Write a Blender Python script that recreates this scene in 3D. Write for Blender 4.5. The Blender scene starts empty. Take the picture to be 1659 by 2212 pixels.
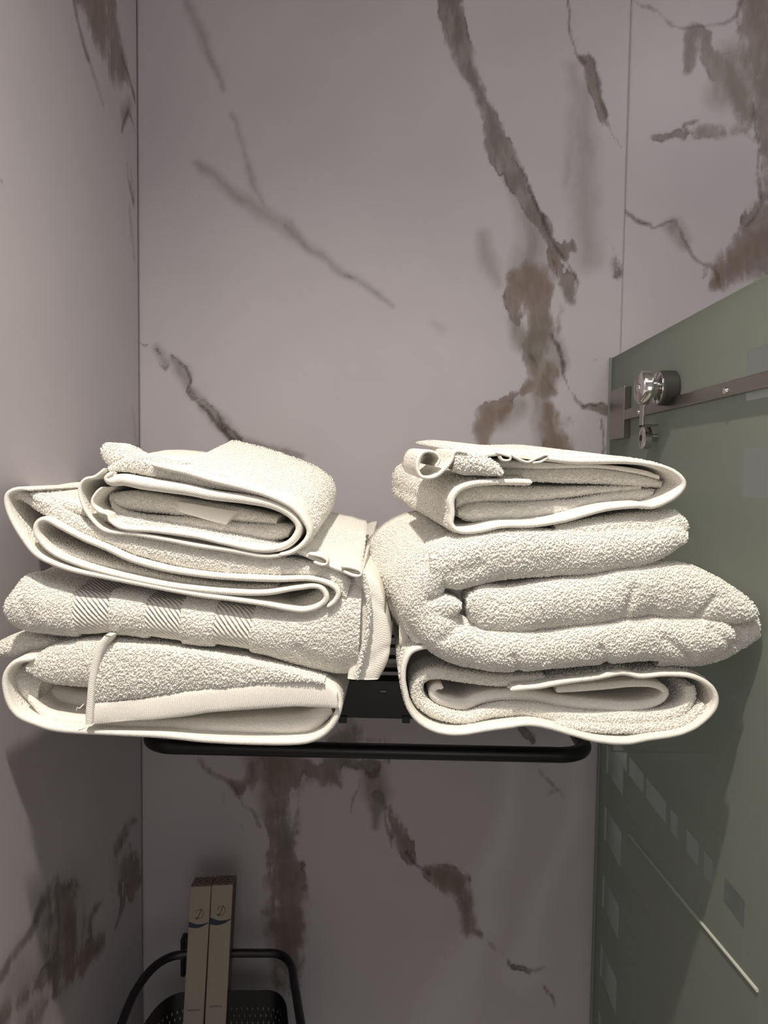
import bpy, math, random
import numpy as np
from mathutils import Matrix, Vector

random.seed(4)
# ------------------------------------------------------------------ camera
IW, IH, FPX = 1659.0, 2212.0, 1583.7
CX, CY = IW / 2, IH / 2
CAMZ = 1.45
dn = np.array([481 - CX, 29130 - CY, FPX]); dn /= np.linalg.norm(dn)
dp = np.array([870 - CX, 1017 - CY, FPX]); dp -= dn * dp.dot(dn); dp /= np.linalg.norm(dp)
rt = np.cross(dp, -dn)
WM = np.array([rt, dp, -dn])                       # camera (x right, y down, z forward) -> world
cam = bpy.data.cameras.new('camera')
cam_o = bpy.data.objects.new('camera', cam)
bpy.context.scene.collection.objects.link(cam_o)
r_, u_, b_ = WM @ np.array([1, 0, 0]), WM @ np.array([0, -1, 0]), WM @ np.array([0, 0, -1])
cam_o.matrix_world = Matrix(((r_[0], u_[0], b_[0], 0), (r_[1], u_[1], b_[1], 0), (r_[2], u_[2], b_[2], CAMZ), (0, 0, 0, 1)))
cam.sensor_fit = 'VERTICAL'; cam.sensor_height = 24.0; cam.sensor_width = 18.0
cam.lens = FPX / IH * 24.0
cam.clip_start = 0.02
SC = bpy.context.scene
SC.camera = cam_o
# ------------------------------------------------------------------ world, exposure, lights
w = bpy.data.worlds.new('world'); SC.world = w; w.use_nodes = True
w.node_tree.nodes['Background'].inputs[0].default_value = (0.9, 0.95, 1.0, 1)
w.node_tree.nodes['Background'].inputs[1].default_value = 0.05
SC.view_settings.view_transform = 'Standard'; SC.view_settings.look = 'None'
SC.view_settings.gamma = 1; SC.view_settings.use_curve_mapping = False
SC.view_settings.exposure = 0.55
LAMP = (-0.14, 0.03, CAMZ + 1.155)                  # recessed ceiling downlight
CEIL = CAMZ + 1.18


def light(kind, name, loc, energy, color, **kw):
    l = bpy.data.lights.new(name, kind); l.energy = energy; l.color = color
    for k, v in kw.items(): setattr(l, k, v)
    o = bpy.data.objects.new(name, l); o.location = loc; SC.collection.objects.link(o); return o


light('SPOT', 'downlight_beam', LAMP, 79, (1.0, 0.90, 0.77), spot_size=math.radians(124), spot_blend=.95, shadow_soft_size=0.022)
a = light('AREA', 'room_fill', (0.1, -0.45, CEIL - 0.03), 2.5, (0.86, 0.88, 1.0), shape='RECTANGLE', size=0.9, size_y=0.5)
a = light('AREA', 'shower_fill', (0.78, 0.15, CEIL - 0.03), 2.6, (0.95, 1.0, 0.97), shape='RECTANGLE', size=0.4, size_y=0.4)

a = light('AREA', 'camera_side_fill', (0.15, -0.93, 1.25), 1.3, (0.98, 0.97, 1.0), shape='RECTANGLE', size=0.5, size_y=0.7)  # added soft fill from behind the camera, no lamp known there
a.rotation_euler = (math.radians(90), 0, 0)

DW = 1.2            # back wall depth
XL = -0.4335        # left wall
XG = 0.3345         # glass plane
XR = 0.98           # far side of the shower
YB = -1.0           # wall behind the camera


def ray(px, py):
    return WM @ np.array([(px - CX) / FPX, (py - CY) / FPX, 1.0])


def atY(px, py, Y):
    d = ray(px, py); t = Y / d[1]; p = d * t; return np.array([p[0], Y, p[2] + CAMZ])


def atX(px, py, X):
    d = ray(px, py); t = X / d[0]; p = d * t; return np.array([X, p[1], p[2] + CAMZ])


def atZ(px, py, z):
    d = ray(px, py); t = (z - CAMZ) / d[2]; p = d * t; return np.array([p[0], p[1], z])


def atYv(P, Y):
    P = np.asarray(P, float)
    d = np.stack([(P[:, 0] - CX) / FPX, (P[:, 1] - CY) / FPX, np.ones(len(P))], 1) @ WM.T
    t = np.asarray(Y) / d[:, 1]
    q = d * t[:, None]; q[:, 2] += CAMZ; return q


# ------------------------------------------------------------------ numpy noise
def _h(ix, iy, iz, s):
    n = (ix * 73856093) ^ (iy * 19349663) ^ (iz * 83492791) ^ (s * 2654435)
    n = (n ^ (n >> 13)) * 1274126177 & 0x7fffffff
    n = (n ^ (n >> 16)) & 0xffffff
    return n / 16777215.0


def vnoise(P, sc, seed=0):
    Q = P * sc + 1000.0; I = np.floor(Q).astype(np.int64); F = Q - I; F = F * F * (3 - 2 * F)
    out = 0
    for dx in (0, 1):
        for dy in (0, 1):
            for dz in (0, 1):
                wgt = (F[:, 0] if dx else 1 - F[:, 0]) * (F[:, 1] if dy else 1 - F[:, 1]) * (F[:, 2] if dz else 1 - F[:, 2])
                out = out + wgt * _h(I[:, 0] + dx, I[:, 1] + dy, I[:, 2] + dz, seed)
    return out * 2 - 1


def fbm(P, sc, seed=0, o=4):
    r = 0; a = 1
    for k in range(o):
        r = r + a * vnoise(P, sc * 2 ** k, seed + k * 7); a *= .5
    return r / 1.6


def worley(P, sc, seed=0):
    Q = P * sc + 1000.0; I = np.floor(Q).astype(np.int64); best = np.full(len(P), 9.0)
    for dx in (-1, 0, 1):
        for dy in (-1, 0, 1):
            for dz in (-1, 0, 1):
                J = I + np.array([dx, dy, dz])
                C = np.stack([_h(J[:, 0], J[:, 1], J[:, 2], seed + k) for k in (1, 2, 3)], 1)
                d = ((J + C - Q) ** 2).sum(1); best = np.minimum(best, d)
    return np.sqrt(best)


# ------------------------------------------------------------------ materials
def newmat(name):
    m = bpy.data.materials.new(name); m.use_nodes = True
    nt = m.node_tree; b = nt.nodes['Principled BSDF']; return m, nt, b


def N(nt, t, **kw):
    n = nt.nodes.new(t)
    for k, v in kw.items(): setattr(n, k, v)
    return n


def simple(name, col, rough=.5, metal=0, bump=None, spec=.5):
    m, nt, b = newmat(name)
    b.inputs['Base Color'].default_value = (*col, 1); b.inputs['Roughness'].default_value = rough
    b.inputs['Metallic'].default_value = metal; b.inputs['Specular IOR Level'].default_value = spec
    tc = N(nt, 'ShaderNodeTexCoord'); no = N(nt, 'ShaderNodeTexNoise')
    no.inputs['Scale'].default_value = bump[0] if bump else 60
    nt.links.new(tc.outputs['Object'], no.inputs['Vector'])
    bp = N(nt, 'ShaderNodeBump'); bp.inputs['Strength'].default_value = bump[1] if bump else .03
    bp.inputs['Distance'].default_value = .001
    nt.links.new(no.outputs['Fac'], bp.inputs['Height']); nt.links.new(bp.outputs['Normal'], b.inputs['Normal'])
    return m


def math_(nt, op, a, b=None, clamp=False):
    n = N(nt, 'ShaderNodeMath', operation=op); n.use_clamp = clamp
    for i, v in enumerate((a, b)):
        if v is None: continue
        if isinstance(v, (int, float)): n.inputs[i].default_value = v
        else: nt.links.new(v, n.inputs[i])
    return n.outputs[0]


def mix(nt, f, a, b, blend='MIX'):
    n = N(nt, 'ShaderNodeMix', data_type='RGBA', blend_type=blend)
    for i, v in ((0, f), (6, a), (7, b)):
        if isinstance(v, (int, float)): n.inputs[i].default_value = v
        elif isinstance(v, tuple): n.inputs[i].default_value = (*v, 1)
        else: nt.links.new(v, n.inputs[i])
    return n.outputs[2]


def ramp(nt, f, stops):
    n = N(nt, 'ShaderNodeValToRGB'); cr = n.color_ramp
    while len(cr.elements) < len(stops): cr.elements.new(.5)
    for e, (p, c) in zip(cr.elements, stops):
        e.position = p; e.color = (*c, 1) if isinstance(c, tuple) else (c, c, c, 1)
    nt.links.new(f, n.inputs[0]); return n.outputs[0]


def terry_mat(name, col, loops=True, scale=430, strength=.9, dist=.0014):
    m, nt, b = newmat(name)
    b.inputs['Roughness'].default_value = .95; b.inputs['Specular IOR Level'].default_value = .12
    b.inputs['Sheen Weight'].default_value = .12; b.inputs['Sheen Roughness'].default_value = .6
    tc = N(nt, 'ShaderNodeTexCoord')
    if loops:
        nz = N(nt, 'ShaderNodeTexNoise'); nz.inputs['Scale'].default_value = 120; nz.inputs['Detail'].default_value = 2
        nt.links.new(tc.outputs['Object'], nz.inputs['Vector'])
        mv = N(nt, 'ShaderNodeMix', data_type='VECTOR'); mv.inputs[0].default_value = .004
        nt.links.new(tc.outputs['Object'], mv.inputs[4]); nt.links.new(nz.outputs['Color'], mv.inputs[5])
        vo = N(nt, 'ShaderNodeTexVoronoi', feature='F1'); vo.inputs['Scale'].default_value = scale
        nt.links.new(mv.outputs[1], vo.inputs['Vector'])
        inv = math_(nt, 'SUBTRACT', 1.0, vo.outputs['Distance'])
        h = math_(nt, 'ADD', inv, math_(nt, 'MULTIPLY', nz.outputs['Fac'], .6))
        cavity_shade = ramp(nt, vo.outputs['Distance'], [(.25, 1.0), (.8, .94)])  # shade in the gaps between loops, put into the colour
        colr = mix(nt, 1.0, col, cavity_shade, 'MULTIPLY')
    else:                                           # woven herringbone hem, along the stored cloth coordinates
        uv = N(nt, 'ShaderNodeUVMap'); sp = N(nt, 'ShaderNodeSeparateXYZ'); nt.links.new(uv.outputs['UV'], sp.inputs[0])
        zig = math_(nt, 'PINGPONG', sp.outputs['Y'], .0028)
        ph = math_(nt, 'MULTIPLY', math_(nt, 'ADD', sp.outputs['X'], zig), 2 * math.pi / .0022)
        s1 = math_(nt, 'SINE', ph)
        nz = N(nt, 'ShaderNodeTexNoise'); nz.inputs['Scale'].default_value = 500
        nt.links.new(tc.outputs['Object'], nz.inputs['Vector'])
        h = math_(nt, 'ADD', math_(nt, 'MULTIPLY', s1, .2), math_(nt, 'MULTIPLY', nz.outputs['Fac'], .7))
        cavity_shade = ramp(nt, h, [(0, .93), (.7, 1.0)]); colr = mix(nt, 1.0, col, cavity_shade, 'MULTIPLY')  # low spots of the weave darkened in the colour, as shade
    bp = N(nt, 'ShaderNodeBump'); bp.inputs['Strength'].default_value = strength; bp.inputs['Distance'].default_value = dist
    nt.links.new(h, bp.inputs['Height']); nt.links.new(bp.outputs['Normal'], b.inputs['Normal'])
    nt.links.new(colr, b.inputs['Base Color'])
    return m


CREAM = (0.88, 0.855, 0.785)
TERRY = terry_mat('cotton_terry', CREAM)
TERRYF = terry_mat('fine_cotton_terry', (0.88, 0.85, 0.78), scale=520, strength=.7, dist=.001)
WOVEN = terry_mat('woven_hem', (0.89, 0.865, 0.79), loops=False, strength=.5, dist=.0008)


def band_mat():
    """terry with recessed plaited bands across it (cloth coordinates X = along the fold)"""
    m, nt, b = newmat('plaited_band_terry')
    b.inputs['Roughness'].default_value = .95; b.inputs['Specular IOR Level'].default_value = .12
    b.inputs['Base Color'].default_value = (*CREAM, 1)
    uv = N(nt, 'ShaderNodeUVMap'); sp = N(nt, 'ShaderNodeSeparateXYZ'); nt.links.new(uv.outputs['UV'], sp.inputs[0])
    zig = math_(nt, 'MODULO', sp.outputs['X'], .0112)
    ph = math_(nt, 'MULTIPLY', math_(nt, 'ADD', sp.outputs['Y'], math_(nt, 'ADD', math_(nt, 'MULTIPLY', zig, 1.15), math_(nt, 'MULTIPLY', math_(nt, 'FLOOR', math_(nt, 'DIVIDE', sp.outputs['X'], .0112)), .0135))), math.pi / .0062)
    s1 = math_(nt, 'ABSOLUTE', math_(nt, 'SINE', ph))
    seam = math_(nt, 'MULTIPLY', math_(nt, 'LESS_THAN', zig, .0011), -1.6)
    tc = N(nt, 'ShaderNodeTexCoord')
    nz = N(nt, 'ShaderNodeTexNoise'); nz.inputs['Scale'].default_value = 500
    nt.links.new(tc.outputs['Object'], nz.inputs['Vector'])
    h = math_(nt, 'ADD', math_(nt, 'ADD', s1, seam), math_(nt, 'MULTIPLY', nz.outputs['Fac'], .4))
    bp = N(nt, 'ShaderNodeBump'); bp.inputs['Strength'].default_value = .8; bp.inputs['Distance'].default_value = .0030
    nt.links.new(h, bp.inputs['Height']); nt.links.new(bp.outputs['Normal'], b.inputs['Normal'])
    return m


BAND = band_mat()
BLACK = simple('black_powder_coat', (.006, .006, .007), .35, 0, (300, .05))
CHROME = simple('chrome', (.62, .60, .57), .12, 1.0)
STEEL = simple('brushed_steel', (.30, .275, .25), .3, 1.0)
RUBBER = simple('dark_rubber', (.03, .03, .03), .6)
CARD = simple('cream_card', (.36, .31, .25), .7)
INK = simple('brown_ink', (.05, .035, .025), .6)
BLUE = simple('navy_ink', (.02, .035, .07), .5)
LACE = simple('purple_brown_card', (.12, .085, .08), .7)
PLASTER = simple('ceiling_paint', (.60, .58, .55), .9)
FLOORM = simple('grey_floor_tile', (.25, .24, .23), .4)
DIM = simple('grey_wall_paint', (.50, .48, .47), .5)


def marble_mat(name='marble'):
    m, nt, b = newmat(name)
    at = N(nt, 'ShaderNodeAttribute', attribute_name='vein'); sp = N(nt, 'ShaderNodeSeparateColor')
    nt.links.new(at.outputs['Color'], sp.inputs[0])
    tc = N(nt, 'ShaderNodeTexCoord')
    def noise(scale, det, rough, sc=(1, 1, 1)):
        mp = N(nt, 'ShaderNodeMapping'); mp.inputs['Scale'].default_value = sc
        n = N(nt, 'ShaderNodeTexNoise'); n.inputs['Scale'].default_value = scale; n.inputs['Detail'].default_value = det; n.inputs['Roughness'].default_value = rough
        nt.links.new(tc.outputs['Object'], mp.inputs[0]); nt.links.new(mp.outputs[0], n.inputs['Vector']); return n.outputs['Fac']
    n1 = noise(42, 8, .66, (1, 1, .55)); n4 = noise(30, 6, .6, (1, 1, .30))
    nst = noise(48, 4, .55, (1, 1, .30))             # streaks along the veins
    n2 = noise(5, 3, .5); n3 = noise(11, 4, .6)
    nn = math_(nt, 'SUBTRACT', n1, .5)
    on = lambda v: math_(nt, 'MULTIPLY', v, 6.0, True)
    R = math_(nt, 'ADD', sp.outputs[0], math_(nt, 'MULTIPLY', math_(nt, 'MULTIPLY', nn, 1.5), on(sp.outputs[0])), True)
    R = math_(nt, 'SUBTRACT', R, math_(nt, 'MULTIPLY', ramp(nt, n4, [(.53, 0.0), (.66, 1.0)]), .55), True)
    R = math_(nt, 'ADD', R, math_(nt, 'MULTIPLY', math_(nt, 'MULTIPLY', math_(nt, 'SUBTRACT', n3, .52), 1.1), on(sp.outputs[0])), True)
    bodyf = ramp(nt, R, [(.05, 0.0), (.30, .38), (.60, .80), (1.0, .93)])
    brown = ramp(nt, nst, [(.30, (.25, .20, .17)), (.46, (.205, .152, .124)), (.60, (.185, .135, .108)), (.72, (.225, .18, .15))])
    grey = ramp(nt, nst, [(.30, (.26, .24, .215)), (.50, (.150, .130, .110)), (.70, (.22, .20, .175))])
    bodyc = mix(nt, ramp(nt, n2, [(.44, 0.0), (.58, 1.0)]), brown, grey)
    rim = ramp(nt, R, [(.22, 0.0), (.40, .70), (.62, 0.0)])
    rim = math_(nt, 'MULTIPLY', rim, ramp(nt, n3, [(.50, 0.0), (.62, 1.0)]))
    cloud = ramp(nt, n2, [(.3, (.500, .470, .500)), (.7, (.545, .510, .540))])
    c = mix(nt, math_(nt, 'MULTIPLY', sp.outputs[2], math_(nt, 'ADD', math_(nt, 'MULTIPLY', nst, .9), .28)), cloud, (.22, .195, .175))
    c = mix(nt, math_(nt, 'MULTIPLY', at.outputs['Alpha'], .7), c, (.72, .71, .70))
    c = mix(nt, bodyf, c, bodyc)
    c = mix(nt, rim, c, (.075, .052, .042))
    G = math_(nt, 'ADD', sp.outputs[1], math_(nt, 'MULTIPLY', math_(nt, 'MULTIPLY', nn, 1.0), on(sp.outputs[1])), True)
    c = mix(nt, ramp(nt, G, [(.12, 0.0), (.75, .88)]), c, (.05, .036, .03))
    nt.links.new(c, b.inputs['Base Color'])
    b.inputs['Roughness'].default_value = .34; b.inputs['Specular IOR Level'].default_value = .32
    return m


MARBLE = marble_mat()


def glass_mat():
    m, nt, b = newmat('tinted_glass')
    nt.nodes.remove(b); out = nt.nodes['Material Output']
    tr = N(nt, 'ShaderNodeBsdfTransparent'); tr.inputs[0].default_value = (.74, .79, .76, 1)
    gl = N(nt, 'ShaderNodeBsdfGlossy'); gl.inputs['Roughness'].default_value = .02; gl.inputs[0].default_value = (.9, .95, .92, 1)
    lw = N(nt, 'ShaderNodeLayerWeight')
    fr = math_(nt, 'ADD', math_(nt, 'MULTIPLY', math_(nt, 'POWER', lw.outputs['Facing'], 5.0), .92), .03)
    mx = N(nt, 'ShaderNodeMixShader')
    nt.links.new(fr, mx.inputs[0]); nt.links.new(tr.outputs[0], mx.inputs[1]); nt.links.new(gl.outputs[0], mx.inputs[2])
    nt.links.new(mx.outputs[0], out.inputs['Surface'])
    return m


def frost_mat(name, opac, col):
    m, nt, b = newmat(name)
    nt.nodes.remove(b); out = nt.nodes['Material Output']
    tr = N(nt, 'ShaderNodeBsdfTransparent'); tr.inputs[0].default_value = (.74, .79, .76, 1)
    df = N(nt, 'ShaderNodeBsdfDiffuse'); df.inputs[0].default_value = (*col, 1)
    tl = N(nt, 'ShaderNodeBsdfTranslucent'); tl.inputs[0].default_value = (*col, 1)
    m1 = N(nt, 'ShaderNodeMixShader'); m1.inputs[0].default_value = .6
    nt.links.new(df.outputs[0], m1.inputs[1]); nt.links.new(tl.outputs[0], m1.inputs[2])
    m2 = N(nt, 'ShaderNodeMixShader')
    tc = N(nt, 'ShaderNodeTexCoord'); nz = N(nt, 'ShaderNodeTexNoise'); nz.inputs['Scale'].default_value = 3
    nt.links.new(tc.outputs['Object'], nz.inputs['Vector'])
    nt.links.new(math_(nt, 'ADD', math_(nt, 'MULTIPLY', nz.outputs['Fac'], .1), opac - .05), m2.inputs[0])
    nt.links.new(tr.outputs[0], m2.inputs[1]); nt.links.new(m1.outputs[0], m2.inputs[2])
    nt.links.new(m2.outputs[0], out.inputs['Surface'])
    return m


GLASS = glass_mat()
EDGE = simple('green_glass_edge', (.10, .16, .13), .15)
FROST = frost_mat('frosted_film', .80, (.40, .43, .38))
FROST2 = frost_mat('thin_frosted_film', .75, (.42, .445, .40))


# ------------------------------------------------------------------ object helpers
def tag(o, label=None, cat=None, group=None, kind=None):
    for k, v in (('label', label), ('category', cat), ('group', group), ('kind', kind)):
        if v: o[k] = v
    return o


def empty(name, loc, label=None, cat=None, group=None):
    o = bpy.data.objects.new(name, None); o.empty_display_size = .05
    o.location = loc; SC.collection.objects.link(o); return tag(o, label, cat, group)


def link(name, me, mat, parent=None, smooth=True):
    if isinstance(mat, (list, tuple)):
        for q in mat: me.materials.append(q)
    else: me.materials.append(mat)
    if smooth: me.shade_smooth()
    o = bpy.data.objects.new(name, me); SC.collection.objects.link(o)
    if parent is not None:
        L = Vector(parent_world(parent)); o.parent = parent
        co = np.empty(len(me.vertices) * 3, np.float32); me.vertices.foreach_get('co', co)
        co = co.reshape(-1, 3) - np.array(L, np.float32); me.vertices.foreach_set('co', co.ravel()); me.update()
    return o


def parent_world(p):
    v = Vector((0, 0, 0))
    while p is not None:
        v += p.location; p = p.parent
    return v


def mesh(name, V, F):
    me = bpy.data.meshes.new(name); me.from_pydata([tuple(map(float, v)) for v in V], [], F); me.validate(); me.update(); return me


def mesh_q(name, V, Q, uv=None):
    V = np.asarray(V, np.float32); Q = np.asarray(Q, np.int32)
    me = bpy.data.meshes.new(name); me.vertices.add(len(V)); me.vertices.foreach_set('co', V.ravel())
    me.loops.add(Q.size); me.loops.foreach_set('vertex_index', Q.ravel())
    me.polygons.add(len(Q)); me.polygons.foreach_set('loop_start', np.arange(0, Q.size, 4, dtype=np.int32))
    me.update(calc_edges=True)
    if uv is not None:
        l = me.uv_layers.new(name='UVMap'); l.data.foreach_set('uv', np.asarray(uv, np.float32)[Q.ravel()].ravel())
    return me


class MB:
    def __init__(s): s.V = []; s.F = []

    def add(s, V, F):
        b = len(s.V); s.V += [tuple(map(float, v)) for v in V]; s.F += [tuple(b + i for i in f) for f in F]; return s

    def box(s, lo, hi, bev=0.0, M=None):
        x0, y0, z0 = lo; x1, y1, z1 = hi
        if bev <= 0:
            V = [(x, y, z) for x in (x0, x1) for y in (y0, y1) for z in (z0, z1)]
            F = [(0, 1, 3, 2), (4, 6, 7, 5), (0, 4, 5, 1), (2, 3, 7, 6), (0, 2, 6, 4), (1, 5, 7, 3)]
        else:
            import bmesh
            bm = bmesh.new(); bmesh.ops.create_cube(bm, size=1)
            for v in bm.verts:
                v.co = Vector((x0 + (v.co.x + .5) * (x1 - x0), y0 + (v.co.y + .5) * (y1 - y0), z0 + (v.co.z + .5) * (z1 - z0)))
            bmesh.ops.bevel(bm, geom=bm.edges[:], offset=bev, segments=2, affect='EDGES', profile=.5)
            bm.verts.index_update(); V = [tuple(v.co) for v in bm.verts]; F = [tuple(v.index for v in f.verts) for f in bm.faces]; bm.free()
        if M is not None: V = [tuple(M @ Vector(v)) for v in V]
        return s.add(V, F)

    def tube(s, P, r, n=16, closed=False):
        P = [Vector(p) for p in P]; rings = []
        up = None
        for i, p in enumerate(P):
            if closed: t = (P[(i + 1) % len(P)] - P[i - 1]).normalized()
            else: t = (P[min(i + 1, len(P) - 1)] - P[max(i - 1, 0)]).normalized()
            if up is None:
                up = Vector((0, 0, 1)) if abs(t.z) < .9 else Vector((1, 0, 0))
            up = (up - t * up.dot(t)).normalized(); sd = t.cross(up)
            rings.append([p + (up * math.cos(2 * math.pi * k / n) + sd * math.sin(2 * math.pi * k / n)) * (r[i] if isinstance(r, (list, tuple)) else r) for k in range(n)])
        V = [v for q in rings for v in q]; F = []
        L = len(P)
        for i in range(L if closed else L - 1):
            for k in range(n):
                a, b = i * n + k, i * n + (k + 1) % n; c, d = ((i + 1) % L) * n + (k + 1) % n, ((i + 1) % L) * n + k
                F.append((a, b, c, d))
        if not closed:
            F.append(tuple(range(n))[::-1]); F.append(tuple((L - 1) * n + k for k in range(n)))
        return s.add(V, F)

    def lathe(s, prof, axis_pt, axis='X', n=40):
        V = []; F = []; a = Vector(axis_pt)
        for (h, r) in prof:
            for k in range(n):
                c, q = math.cos(2 * math.pi * k / n) * r, math.sin(2 * math.pi * k / n) * r
                V.append(a + (Vector((h, c, q)) if axis == 'X' else Vector((c, h, q)) if axis == 'Y' else Vector((c, q, h))))
        for i in range(len(prof) - 1):
            for k in range(n):
                F.append((i * n + k, i * n + (k + 1) % n, (i + 1) * n + (k + 1) % n, (i + 1) * n + k))
        F.append(tuple(range(n))[::-1]); F.append(tuple((len(prof) - 1) * n + k for k in range(n)))
        return s.add(V, F)

    def build(s, name, mat, parent=None, smooth=False, bevel=0):
        me = mesh(name, s.V, s.F)
        import bmesh
        bm = bmesh.new(); bm.from_mesh(me); bmesh.ops.recalc_face_normals(bm, faces=bm.faces[:]); bm.to_mesh(me); bm.free()
        o = link(name, me, mat, parent, smooth)
        if smooth:
            me.set_sharp_from_angle(angle=math.radians(40))
        return o


def structure(o): o['kind'] = 'structure'; return o


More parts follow.
